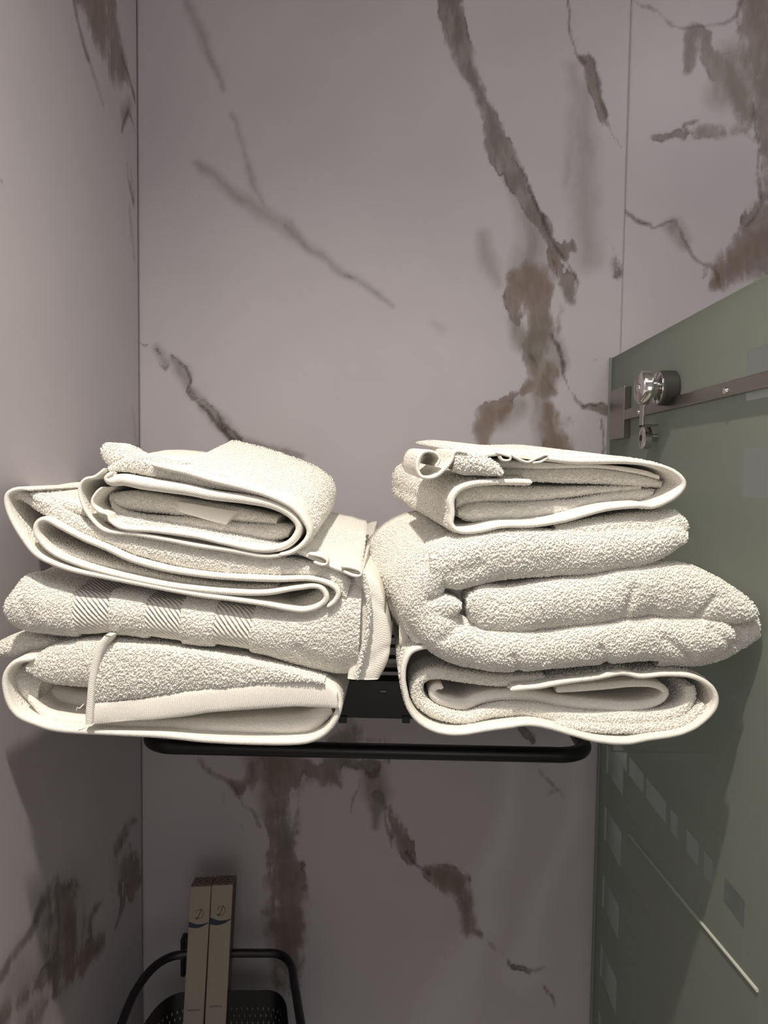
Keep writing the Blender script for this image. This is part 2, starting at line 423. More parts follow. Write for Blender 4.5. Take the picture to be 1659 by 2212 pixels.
# ------------------------------------------------------------------ marble slabs with traced veins
# channel: 0 brown body, 1 dark line, 2 soft grey haze, 3 pale streak ; (px, py, half width px)
BV = [
 (0, 0.83, 1.00, [(972, -20, 22), (985, 90, 22), (1012, 150, 17), (1030, 182, 13)]),
 (0, 0.75, 1.00, [(1030, 182, 13), (1043, 192, 14), (1050, 230, 14), (1067, 290, 18), (1086, 330, 21), (1106, 372, 18), (1128, 420, 15), (1150, 462, 12), (1172, 490, 12), (1192, 530, 8), (1212, 552, 12)]),
 (1, .6, .8, [(1106, 340, 3), (1140, 400, 4), (1160, 450, 5), (1176, 490, 5), (1196, 530, 4), (1214, 556, 5)]),
 (0, 0.75, 1.00, [(1205, 540, 12), (1232, 530, 10), (1240, 540, 6)]),
 (0, 0.75, 1.00, [(1190, 545, 10), (1205, 590, 16), (1222, 620, 20), (1240, 650, 10)]),
 (1, .5, .7, [(1212, 552, 3), (1238, 590, 4), (1250, 612, 4), (1246, 635, 3)]),
 (2, 1.0, .9, [(1100, 370, 14), (1130, 450, 18), (1150, 520, 26), (1140, 590, 34)]),
 (2, 1.0, .7, [(1045, 510, 14), (1058, 570, 18), (1075, 615, 8)]),
 (2, 1.0, .6, [(1262, 200, 26), (1262, 300, 28), (1262, 420, 26), (1270, 560, 26)]),
 (0, 0.75, 1.00, [(1110, 600, 14), (1112, 650, 16), (1118, 698, 12)]),
 (0, 0.75, 1.00, [(1140, 600, 30), (1172, 640, 34), (1172, 690, 24), (1160, 735, 26), (1158, 775, 24), (1170, 815, 26), (1185, 842, 16)]),
 (2, .8, 1.0, [(1110, 700, 14), (1130, 740, 20)]),
 (0, 0.90, 1.00, [(1118, 600, 18), (1150, 635, 34), (1182, 660, 26), (1186, 700, 18)]),
 (1, .7, .6, [(1188, 560, 3), (1200, 590, 4), (1206, 616, 4)]), (1, .7, .5, [(1140, 760, 3), (1160, 800, 4), (1200, 842, 4)]),
 (2, .6, 1.0, [(1190, 740, 22), (1205, 780, 20), (1165, 850, 20), (1172, 900, 22), (1188, 960, 30)]),
 (1, .6, .75, [(1190, 720, 4), (1206, 752, 6), (1215, 790, 5), (1214, 810, 4), (1232, 848, 3), (1245, 868, 4), (1262, 878, 5), (1290, 876, 5)]),
 (0, 0.90, 0.95, [(1165, 820, 14), (1140, 830, 12), (1115, 850, 8), (1080, 868, 7), (1045, 885, 10)]),
 (0, 0.90, 1.00, [(1100, 880, 12), (1060, 895, 22), (1042, 930, 22), (1045, 975, 12)]),
 (2, .8, .9, [(1120, 880, 24), (1080, 900, 26)]),
 (0, 0.75, 0.95, [(1188, 880, 14), (1200, 920, 26), (1208, 975, 26), (1215, 1010, 26)]),
 (0, 1.05, 0.89, [(1258, 880, 5), (1280, 882, 8), (1310, 885, 12)]),
 (1, .7, .9, [(1298, 905, 3), (1302, 940, 3), (1303, 990, 3)]),
 (1, .7, .7, [(1225, -10, 3), (1228, 60, 4), (1243, 110, 4), (1260, 140, 5)]),
 (0, 0.75, 0.95, [(1250, 120, 5), (1268, 135, 12), (1278, 170, 13), (1292, 215, 8), (1303, 250, 8), (1310, 268, 4)]),
 (1, .6, .7, [(1270, 110, 3), (1285, 160, 4), (1298, 215, 5), (1312, 258, 5), (1326, 290, 3), (1340, 320, 2)]),
 (2, 1.0, .5, [(1235, 150, 16), (1245, 200, 14), (1225, 400, 8)]),
 (0, 1.20, 0.37, [(1303, 505, 5), (1325, 530, 8), (1335, 590, 12)]),
 (2, 1.0, .8, [(395, -10, 6), (415, 30, 10), (430, 60, 12), (452, 120, 10), (480, 195, 5)]),
 (2, 1.0, .7, [(500, 250, 5), (530, 340, 6), (548, 400, 8), (572, 455, 6)]),
 (1, .8, .45, [(540, 380, 2), (556, 420, 3), (578, 462, 3)]),
 (2, 1.0, .8, [(425, 352, 8), (470, 390, 11), (520, 430, 13), (580, 468, 15), (620, 492, 16), (655, 525, 10), (700, 556, 8), (760, 600, 8), (815, 640, 8), (850, 660, 5)]),
 (0, 1.20, 0.35, [(600, 478, 12), (630, 498, 12), (655, 525, 7), (700, 556, 4)]),
 (0, 1.20, 0.34, [(745, 590, 3), (790, 622, 5), (830, 648, 4)]),
 (1, .6, .8, [(296, 736, 3), (315, 748, 4), (323, 744, 3)]),
 (1, .6, .8, [(341, 756, 4), (346, 764, 3)]),
 (1, .6, .75, [(345, 788, 2), (356, 798, 4), (361, 786, 3)]),
 (2, .8, .8, [(340, 750, 8), (355, 785, 10)]),
 (1, .5, .8, [(367, 766, 4), (382, 776, 4), (397, 790, 5), (406, 806, 5), (412, 824, 5), (406, 842, 5), (414, 860, 5), (425, 868, 5), (440, 880, 5), (452, 896, 5), (470, 912, 5), (482, 925, 6), (500, 945, 7), (512, 957, 7), (530, 968, 5)]),
 (1, .5, .7, [(410, 835, 3), (424, 856, 4), (440, 862, 4), (455, 878, 3), (470, 895, 4), (485, 920, 6), (505, 930, 5), (520, 945, 6), (522, 955, 4)]),
 (2, .8, .95, [(370, 775, 10), (392, 800, 16), (404, 822, 12)]),
 (2, .6, 1.0, [(415, 845, 12), (450, 885, 14), (490, 925, 14), (515, 952, 14), (600, 975, 8), (650, 985, 8)]),
 (1, 1.0, .5, [(530, 960, 6), (590, 980, 4), (640, 990, 4)]),
 (1, .7, 1.0, [(1282, 778, 2), (1293, 778, 2)]),
 (2, 1.2, .4, [(935, 700, 8), (955, 715, 10)]),
 # below the rack
 (0, 0.75, 0.53, [(430, 1640, 8), (450, 1660, 8), (470, 1675, 7), (490, 1690, 7)]),
 (0, 0.90, 0.84, [(495, 1690, 10), (520, 1705, 16), (545, 1680, 14), (548, 1650, 10)]),
 (1, .7, .5, [(497, 1692, 4), (512, 1715, 5), (525, 1738, 5), (548, 1752, 6), (568, 1790, 5)]),
 (1, .7, .35, [(484, 1710, 3), (482, 1732, 4)]),
 (0, 0.90, 0.58, [(520, 1780, 5), (527, 1790, 6)]),
 (0, 0.83, 0.95, [(600, 1600, 44), (608, 1660, 42), (615, 1690, 34), (612, 1730, 24), (608, 1790, 30), (612, 1850, 31), (618, 1900, 32), (620, 1960, 32), (622, 2010, 26), (618, 2060, 22), (620, 2120, 20)]),
 (0, 0.75, 0.89, [(615, 1900, 34), (618, 1960, 38), (618, 2010, 38), (618, 2060, 34), (622, 2120, 28)]),
 (2, .8, .9, [(560, 1640, 30), (575, 1700, 24), (580, 1760, 16)]),
 (1, .8, .4, [(643, 1960, 3), (652, 2000, 4), (646, 2030, 3)]),
 (0, 1.20, 0.37, [(655, 2000, 3), (662, 2030, 3), (645, 2060, 3), (680, 2140, 3)]),
 (0, 0.90, 0.63, [(640, 1645, 16), (680, 1670, 24), (720, 1680, 20), (738, 1705, 6)]),
 (0, 0.90, 0.58, [(745, 1540, 18), (760, 1580, 26), (730, 1600, 20), (790, 1600, 10), (830, 1600, 8), (835, 1640, 12)]),
 (0, 1.05, 0.47, [(720, 1650, 18), (770, 1645, 18), (810, 1655, 20)]),
 (1, .6, .55, [(783, 1680, 3), (770, 1720, 4), (758, 1760, 3)]),
 (2, .6, 1.0, [(810, 1670, 26), (815, 1710, 30), (812, 1760, 12), (812, 1790, 8)]),
 (0, 0.90, 0.73, [(825, 1720, 14), (840, 1760, 16), (860, 1800, 18), (875, 1830, 14), (886, 1860, 9)]),
 (1, .6, .6, [(829, 1725, 4), (833, 1770, 5), (843, 1810, 5), (845, 1835, 3)]),
 (1, .6, .7, [(880, 1840, 5), (892, 1865, 5), (912, 1880, 4), (930, 1890, 4)]),
 (0, 0.83, 1.00, [(925, 1885, 14), (955, 1890, 26), (985, 1910, 26), (1005, 1940, 18), (1010, 1980, 16), (1016, 2010, 18), (1040, 2020, 9)]),
 (1, .6, .6, [(925, 1868, 3), (960, 1866, 4), (985, 1872, 4), (1010, 1890, 3), (1015, 1920, 4)]),
 (0, 1.20, 0.42, [(1040, 2020, 8), (1075, 2050, 6), (1110, 2085, 5), (1140, 2095, 6), (1170, 2090, 4)]),
 (0, 1.05, 0.63, [(1175, 2135, 7), (1192, 2150, 5), (1197, 2175, 3)]),
 (1, .7, .5, [(1160, 1640, 3), (1165, 1665, 4), (1180, 1685, 5), (1198, 1705, 6), (1218, 1725, 3)]),
 (1, .8, .35, [(1165, 1680, 2), (1162, 1735, 2)]),
 (0, 1.20, 0.42, [(1185, 1715, 6), (1205, 1710, 6)]),
 (0, 0.90, 0.63, [(1125, 1575, 7), (1138, 1590, 8), (1150, 1605, 5)]),
 (3, 1.0, .5, [(1110, 1650, 22), (1105, 1740, 24), (1085, 1830, 28), (1050, 1900, 36), (1050, 1980, 34), (1010, 2080, 36), (960, 2180, 50), (930, 2260, 50)]),
 (3, 1.0, .35, [(1250, 1650, 16), (1240, 1780, 20), (1160, 1950, 26), (1130, 2100, 40)]),
]
BV2 = [  # slab seen above the glass
 (1, .7, .5, [(1360, -5, 4), (1385, 12, 6), (1420, 22, 4), (1445, 50, 5), (1470, 60, 7), (1510, 60, 6), (1560, 50, 5), (1590, 35, 5), (1600, 0, 6)]),
 (0, 0.90, 0.95, [(1500, 70, 16), (1492, 110, 16), (1485, 150, 10)]),
 (0, 0.90, 0.95, [(1525, 80, 12), (1530, 110, 14), (1560, 150, 22), (1590, 190, 22), (1610, 230, 24), (1635, 265, 22), (1640, 300, 12)]),
 (1, .6, .6, [(1590, 40, 3), (1605, 80, 4), (1600, 110, 3), (1560, 120, 3)]),
 (0, 0.90, 1.00, [(1640, 0, 40), (1655, 80, 40), (1645, 150, 34), (1660, 200, 30)]),
 (2, .8, 1.0, [(1590, 130, 34), (1640, 190, 30), (1560, 200, 30)]),
 (1, .6, .55, [(1620, 190, 4), (1630, 260, 5), (1640, 340, 5), (1642, 400, 4), (1645, 440, 5), (1630, 470, 4), (1610, 490, 4)]),
 (0, 0.90, 0.73, [(1655, 220, 20), (1655, 330, 18), (1660, 420, 14)]),
 (0, 1.05, 0.63, [(1412, 297, 5), (1450, 296, 7), (1490, 285, 12), (1530, 288, 13), (1570, 285, 12), (1620, 280, 14)]),
 (1, .6, .7, [(1478, 270, 6), (1505, 262, 4)]),
 (1, .6, .6, [(1350, 462, 7), (1370, 475, 7), (1395, 484, 5), (1415, 492, 5), (1440, 480, 4), (1460, 478, 5), (1472, 500, 5), (1490, 540, 5), (1510, 565, 6), (1530, 575, 6)]),
 (2, .8, .9, [(1455, 490, 18), (1475, 520, 16)]),
 (0, 0.90, 1.00, [(1545, 610, 14), (1560, 590, 26), (1600, 560, 36), (1640, 540, 44), (1680, 500, 50)]),
 (0, 0.90, 0.73, [(1620, 480, 16), (1650, 450, 18)]),
 (1, .6, .5, [(1520, 580, 5), (1518, 600, 4), (1530, 570, 6), (1560, 622, 4)]),
]
LV = [
 (0, .55, .95, [(205, -20, 62), (222, 40, 54), (240, 90, 44), (262, 140, 26), (280, 180, 12), (290, 215, 6)]),
 (1, .6, .55, [(158, -10, 6), (168, 50, 7), (180, 95, 7), (190, 125, 6)]),
 (2, 1.0, .9, [(192, 130, 5), (205, 170, 5), (222, 225, 4)]),
 (1, .6, .6, [(262, 120, 4), (275, 160, 6), (286, 200, 5), (290, 212, 3)]),
 (1, .6, .7, [(264, 284, 4), (268, 262, 5), (278, 235, 5), (286, 262, 5), (291, 282, 3)]),
 (2, .8, .9, [(266, 245, 10), (280, 225, 8)]),
 (1, .7, .6, [(275, 350, 2), (277, 390, 4), (284, 420, 6), (290, 445, 4)]),
 (0, .7, .7, [(283, 370, 5), (287, 410, 7), (289, 440, 5)]),
 (2, .9, .8, [(281, 450, 5), (285, 510, 4), (290, 560, 3)]),
 (1, .8, .9, [(-6, 380, 2), (4, 390, 2)]),
 (2, 1.0, .5, [(285, 880, 4), (292, 930, 5), (298, 980, 4)]),
 (1, .6, .9, [(0, 1955, 1.5), (18, 1938, 1.5)]),
 (0, 1.5, .5, [(300, 1768, 4), (278, 1785, 9), (262, 1815, 12), (252, 1850, 18), (245, 1885, 14)]),
 (0, 1.5, .75, [(270, 1880, 22), (290, 1905, 20), (270, 1935, 9), (262, 1960, 8), (252, 2000, 5)]),
 (0, 1.7, .6, [(225, 1935, 4), (205, 1965, 6), (180, 2020, 8)]),
 (0, 1.5, .95, [(105, 1940, 16), (88, 1965, 13), (70, 2005, 9), (45, 2045, 10), (20, 2080, 10), (0, 2115, 9)]),
 (0, 1.5, .95, [(110, 1950, 22), (140, 1990, 34), (165, 2030, 34), (150, 2070, 22), (110, 2095, 16), (80, 2130, 14), (30, 2170, 18), (0, 2210, 26)]),
 (0, 1.5, .95, [(220, 2040, 14), (190, 2060, 18), (155, 2095, 14), (160, 2110, 8)]),
 (2, 1.9, 1.0, [(130, 2040, 60), (80, 2100, 44), (30, 2130, 40)]),
 (0, 1.7, .6, [(150, 2120, 5), (110, 2160, 6), (80, 2200, 14), (40, 2230, 22)]),
 (2, 1.9, 1.0, [(100, 2150, 20), (60, 2200, 34)]),
]


def vein_field(P, strokes, conv, scale_at):
    """P (n,2) wall coordinates; conv px->wall 2D; scale_at px->metres per px there"""
    C = np.zeros((len(P), 4))
    P3 = np.stack([P[:, 0], P[:, 1], np.zeros(len(P))], 1)
    wx = fbm(P3, 26, 3) * .0050 + fbm(P3, 120, 9, 3) * .0022
    wy = fbm(P3, 26, 31) * .0050 + fbm(P3, 120, 19, 3) * .0022
    W = np.stack([P[:, 0] + wx, P[:, 1] + wy], 1)
    for ch, soft, stg, pts in strokes:
        Q = [conv(p[0], p[1]) for p in pts]; R = [p[2] * scale_at(p[0], p[1]) for p in pts]
        for i in range(len(Q) - 1):
            a, b = np.array(Q[i]), np.array(Q[i + 1]); ra, rb = R[i], R[i + 1]
            mg = max(ra, rb) * (1.3 + soft) + .004
            sel = np.where((W[:, 0] > min(a[0], b[0]) - mg) & (W[:, 0] < max(a[0], b[0]) + mg) & (W[:, 1] > min(a[1], b[1]) - mg) & (W[:, 1] < max(a[1], b[1]) + mg))[0]
            if not len(sel): continue
            p = W[sel]; ab = b - a; t = np.clip(((p - a) @ ab) / (ab @ ab + 1e-12), 0, 1)
            d = np.linalg.norm(p - (a + t[:, None] * ab), axis=1); r = ra + (rb - ra) * t
            v = stg * np.clip((r * (1.1 + soft * .6) - d) / (r * soft * 1.3 + .003), 0, 1)
            C[sel, ch] = np.maximum(C[sel, ch], v)
    return C


def slab(name, u0, u1, v0, v1, step, place, strokes, conv, scale_at, thick, parent, label=None):
    """grid slab in wall plane; place(u,v,d)->xyz (d = depth behind the face)"""
    nu, nv = max(2, int((u1 - u0) / step)) + 1, max(2, int((v1 - v0) / step)) + 1
    U, V = np.meshgrid(np.linspace(u0, u1, nu), np.linspace(v0, v1, nv), indexing='ij')
    P = np.stack([U.ravel(), V.ravel()], 1); n = len(P)
    A = place(P[:, 0], P[:, 1], 0.0)
    idx = np.arange(n).reshape(nu, nv)
    Q = np.stack([idx[:-1, :-1], idx[1:, :-1], idx[1:, 1:], idx[:-1, 1:]], -1).reshape(-1, 4)
    loop = np.concatenate([idx[:, 0], idx[-1, 1:], idx[::-1, -1][1:], idx[0, ::-1][1:-1]])
    b = place(P[loop, 0], P[loop, 1], thick); k = len(loop)
    j = np.arange(k); S = np.stack([loop[j], n + j, n + (j + 1) % k, loop[(j + 1) % k]], 1)
    me = mesh_q(name, np.concatenate([A, b]), np.concatenate([Q, S]))
    C = vein_field(P, strokes, conv, scale_at) if strokes else np.zeros((n, 4))
    C = np.concatenate([C, C[loop]])
    at = me.attributes.new('vein', 'FLOAT_COLOR', 'POINT'); at.data.foreach_set('color', C.astype(np.float32).ravel())
    o = link(name, me, MARBLE, parent, smooth=False)
    if label: o['label'] = label
    return o


ZB, ZT = CAMZ - 0.96, CEIL
wall_back = structure(MB().box((XL - .02, DW + .008, 0), (XR, DW + .1, CEIL)).build('wall_back', DIM))
convB = lambda x, y: atY(x, y, DW)[[0, 2]]
scB = lambda x, y: DW / FPX
placeB = lambda u, v, d: np.stack([u, np.full_like(u, DW) + d, v], 1)
XJ = atY(1347, 560, DW)[0]
slab('marble_slab', XL, XJ - .0002, ZB, ZT, .0034, placeB, BV, convB, scB, .0075, wall_back)
slab('marble_slab', XJ + .0002, .68, ZB + .5, ZT, .0034, placeB, BV2, convB, scB, .0075, wall_back)
slab('marble_slab', XJ + .0002, .68, ZB, ZB + .499, .02, placeB, None, convB, scB, .0075, wall_back)
slab('marble_slab', .6808, XR, ZB, ZT, .05, placeB, None, convB, scB, .0075, wall_back)
slab('marble_slab', XL, XR, 0, ZB - .001, .1, placeB, None, convB, scB, .0075, wall_back)
wall_left = structure(MB().box((XL - .1, YB, 0), (XL - .008, DW + .1, CEIL)).build('wall_left', DIM))
convL = lambda x, y: atX(x, y, XL)[[1, 2]]
scL = lambda x, y: atX(x, y, XL)[1] / FPX * 1.5
placeL = lambda u, v, d: np.stack([np.full_like(u, XL) - d, u, v], 1)
slab('marble_slab', .5, DW - .0004, ZB + .1, ZT, .0040, placeL, LV, convL, scL, .0075, wall_left)
slab('marble_slab', YB, .4992, ZB + .1, ZT, .1, placeL, None, convL, scL, .0075, wall_left)
slab('marble_slab', YB, DW, 0, ZB + .099, .1, placeL, None, convL, scL, .0075, wall_left)
structure(MB().box((XL - .1, YB, -.1), (XR + .1, DW + .1, 0)).build('floor', FLOORM))
structure(MB().box((XL - .1, YB, CEIL), (XR + .1, DW + .1, CEIL + .1)).build('ceiling', PLASTER))
structure(MB().box((XR, YB, 0), (XR + .1, DW + .1, CEIL)).build('wall_right', simple('warm_grey_tile', (.60, .55, .52), .4)))
structure(MB().box((XL - .1, YB - .1, 0), (XR + .1, YB, CEIL)).build('wall_front', DIM))

# recessed downlight (outside the frame, above)
dl = empty('ceiling_downlight', (LAMP[0], LAMP[1], CEIL - .012), 'round white recessed downlight in the ceiling above the towels', 'ceiling light')
WHITE = simple('white_enamel', (.75, .75, .73), .4)
ring = []
for k in range(40):
    a_ = 2 * math.pi * k / 40; ring.append((LAMP[0] + .045 * math.cos(a_), LAMP[1] + .045 * math.sin(a_), CEIL - .006))
MB().tube(ring, .006, 8, True).build('bezel', WHITE, dl, True)

# ------------------------------------------------------------------ glass screen
gs = empty('glass_screen', (XG + .005, 0.6, CAMZ + .185), 'frosted shower glass screen with clear squares, right of the towels', 'shower screen')
ZGT = CAMZ + .185; YG0 = .30; YG1 = DW - .001; ZGB = .02
MB().box((XG, YG0, ZGB), (XG + .008, YG1, ZGT)).build('glass_pane', GLASS, gs)
MB().box((XG + .0005, YG0, ZGT + .0001), (XG + .0075, YG1, ZGT + .0006)).build('polished_edge', EDGE, gs)
# film, a grid with real openings (rows of 5 cm squares)
rows = [(.121, .072), (.026, -.021), (-.09, -.138), (-.205, -.253), (-.315, -.365), (-.409, -.436), (-.4362, -.480), (-.536, -.59), (-.65, -.702), (-.765, -.82), (-.88, -.935)]
cols = [(.30, .36), (.41, .46), (.52, .57), (.678, .730), (.80, .85), (.93, .98), (1.075, 1.165)]
thin = {1: 1, 5: 1}


def film(name, mat, zs, holes):
    x = XG - .0006
    ys = sorted({YG0, YG1} | {c for r in holes for c in r})
    for (z1, z0) in zs:
        for a0, a1 in zip(ys[:-1], ys[1:]):
            if holes and any(abs(a0 - h0) < 1e-6 for h0, h1 in holes): continue
            link(name, mesh(name, [(x, a0, z0), (x, a1, z0), (x, a1, z1), (x, a0, z1)], [(0, 1, 2, 3)]), mat, gs, False)


solid = []; top = .185
for (z1, z0) in rows: solid.append((CAMZ + top, CAMZ + z1)); top = z0
solid.append((CAMZ + top, ZGB))
film('frosted_band', FROST, solid, [])
for k, (z1, z0) in enumerate(rows):
    if k < 2: hs = [cols[1], cols[3]]
    elif k == 5: hs = [(.69, .735), (.762, .785), (.80, .835), (.862, .885), (.90, .975), (.985, 1.05), (1.06, 1.13)]
    else: hs = [] if k < 4 else [cols[6]]
    film('thin_frosted_band', FROST2, [(CAMZ + z1, CAMZ + z0)], hs)
tb = MB(); p0 = atX(1361, 1802, XG); p1 = atX(1640, 2140, XG)
tb.tube([(XG - .0016, p0[1], p0[2]), (XG - .0016, (p0[1] + p1[1]) / 2, (p0[2] + p1[2]) / 2 - .001), (XG - .0016, p1[1], p1[2])], .0018, 8)
tb.build('pale_strip', simple('pale_strip_finish', (.55, .56, .5), .4), gs, True)['label'] = 'thin pale strip running along the lower glass'  # thin pale tube along the lower glass, slightly sloping
MB().tube([(XG - .003, DW - .004, ZGB), (XG - .003, DW - .004, ZGT)], .003, 8).build('wall_seal', simple('clear_seal', (.22, .25, .22), .3), gs, True)
# sliding rail and roller
rail = empty('sliding_rail', (XG - .012, .8, CAMZ + .086), 'flat steel sliding door rail running along the frosted glass', 'rail')
MB().box((XG - .011, .30, CAMZ + .0785), (XG - .003, 1.10, CAMZ + .0935), .0012).build('rail_bar', STEEL, rail)
MB().box((XG - .012, 1.09, CAMZ + .052), (XG - .0016, 1.165, CAMZ + .128), .001).build('wall_bracket', STEEL, rail)
for yy in (1.02, .75, .45):
    MB().lathe([(0, .003), (.002, .0038), (.004, .0038)], (XG - .0135, yy, CAMZ + .084), n=16).build('screw', CHROME, rail, True)
rl = empty('door_roller', (XG - .03, 1.03, CAMZ + .112), 'large chrome roller wheel above the rail on the shower glass', 'door roller')
c0 = atX(1380, 838, XG - .046)
cy, cz = c0[1], c0[2]
MB().lathe([(-.0465, .0155), (-.046, .0190), (-.044, .0205), (-.035, .0210), (-.034, .0190)], (XG, cy, cz)).build('cap', CHROME, rl, True)
MB().lathe([(-.0475, .0025), (-.0482, .004), (-.0478, .0052), (-.0465, .0055)], (XG, cy, cz), n=20).build('screw', CHROME, rl, True)
MB().lathe([(-.033, .0165), (-.031, .0115), (-.026, .0115), (-.024, .0195), (-.0225, .0200), (-.021, .0195)], (XG, cy, cz)).build('wheel', CHROME, rl, True)
MB().lathe([(-.021, .0200), (-.0195, .0215), (-.004, .0215), (-.0025, .0200)], (XG, cy, cz)).build('rubber_tyre', RUBBER, rl, True)
hk = MB(); h0 = atX(1357, 905, XG - .02)
hk.box((XG - .033, cy + .022, cz - .046), (XG - .030, cy + .036, cz - .008), .0008)
hk.box((XG - .033, cy + .002, cz - .016), (XG - .030, cy + .036, cz - .008), .0008)
hk.box((XG - .033, cy + .022, cz - .046), (XG - .0125, cy + .036, cz - .043), .0008)
hk.build('hook_plate', CHROME, rl, False)
kb = atX(1384, 946, XG - .022)
kn = empty('glass_clamp', (XG - .01, kb[1], kb[2]), 'small round chrome clamp knob on the glass, below the roller', 'glass fitting')
MB().lathe([(-.022, .008), (-.0215, .0125), (-.020, .0145), (-.012, .0150), (-.0105, .0135), (-.0105, .0055), (-.0015, .0055)], (XG, kb[1], kb[2])).build('knob', CHROME, kn, True)
MB().lathe([(-.0232, .0018), (-.0228, .0038), (-.022, .0040)], (XG, kb[1], kb[2]), n=16).build('screw_socket', RUBBER, kn, True)

# ------------------------------------------------------------------ towel rack
ZS = CAMZ - .2565          # top of the shelf
rk = empty('towel_rack', (-.05, DW, ZS - .02), 'black metal wall towel rack with lower hanging bar under the towels', 'towel rack')


def uloop(x0, x1, yf, yb, z, r, seg=8):
    P = [(x0, yb, z), (x0, yf + r, z)]
    for k in range(1, seg + 1):
        a_ = math.pi / 2 * k / seg; P.append((x0 + r - r * math.cos(a_), yf + r - r * math.sin(a_), z))
    P.append((x1 - r, yf, z))
    for k in range(1, seg + 1):
        a_ = math.pi / 2 * k / seg; P.append((x1 - r + r * math.sin(a_), yf + r - r * math.cos(a_), z))
    P.append((x1, yb, z)); return P


zb_ = atY(800, 1622, .96)[2]; xa = atY(307, 1600, .96)[0]; xb = atY(1277, 1600, .96)[0]
YR = 0.90
MB().tube(uloop(xa, xb, .96, DW - .002, zb_, .042, 10), .0102, 18).build('hanging_bar', BLACK, rk, True)
sm = MB().tube(uloop(xa, xb, YR + .008, DW - .002, ZS - .008, .03, 8), .008, 14)
sm.build('shelf_frame', BLACK, rk, True)
zb2 = atY(800, 1550, YR)[2]
MB().box((xa + .03, YR - .003, zb2), (xb - .03, YR, ZS - .004), .001).build('front_plate', BLACK, rk)
for yy in (.955, 1.02, 1.085, 1.15):
    MB().box((xa, yy - .012, ZS - .006), (xb, yy + .012, ZS), .0015).build('slat', BLACK, rk)
MB().box((xa - .01, DW - .006, zb_ - .02), (xa + .03, DW - .0005, ZS + .01), .002).build('wall_plate', BLACK, rk)
MB().box((xb - .03, DW - .006, zb_ - .02), (xb + .01, DW - .0005, ZS + .01), .002).build('wall_plate', BLACK, rk)
for px_ in (741, 877):
    q = atY(px_, 1554, YR); MB().box((q[0] - .005, YR - .006, q[2] - .003), (q[0] + .005, YR, q[2] + .006), .0008).build('clip', BLACK, rk)
q = atY(828, 1493, YR - .003); MB().box((q[0] - .0035, YR - .0046, q[2] - .0006), (q[0] + .0035, YR - .0026, q[2] + .0006), .0003).build('plate_glint', CHROME, rk)  # chrome sliver standing in for a glint on the front plate


# ------------------------------------------------------------------ towels
def resample(P, n):
    P = np.asarray(P, float)
    m = len(P)
    if m > 2:                                       # centripetal-ish Catmull-Rom
        ext = np.vstack([2 * P[0] - P[1], P, 2 * P[-1] - P[-2]]); out = []
        for i in range(m - 1):
            p0, p1, p2, p3 = ext[i:i + 4]; d = max(np.linalg.norm((p2 - p1)[:2]), 1e-6)
            t1 = (p2 - p0) / max(np.linalg.norm((p2 - p0)[:2]), 1e-6) * d; t2 = (p3 - p1) / max(np.linalg.norm((p3 - p1)[:2]), 1e-6) * d
            k = 12
            for j in range(k):
                t = j / k
                out.append((2 * t**3 - 3 * t**2 + 1) * p1 + (t**3 - 2 * t**2 + t) * t1 + (-2 * t**3 + 3 * t**2) * p2 + (t**3 - t**2) * t2)
        out.append(P[-1]); P = np.array(out)
    s = np.concatenate([[0], np.cumsum(np.linalg.norm(np.diff(P[:, :2], axis=0), axis=1))])
    u = np.linspace(0, s[-1], n)
    return np.stack([np.interp(u, s, P[:, k]) for k in range(P.shape[1])], 1), s[-1]


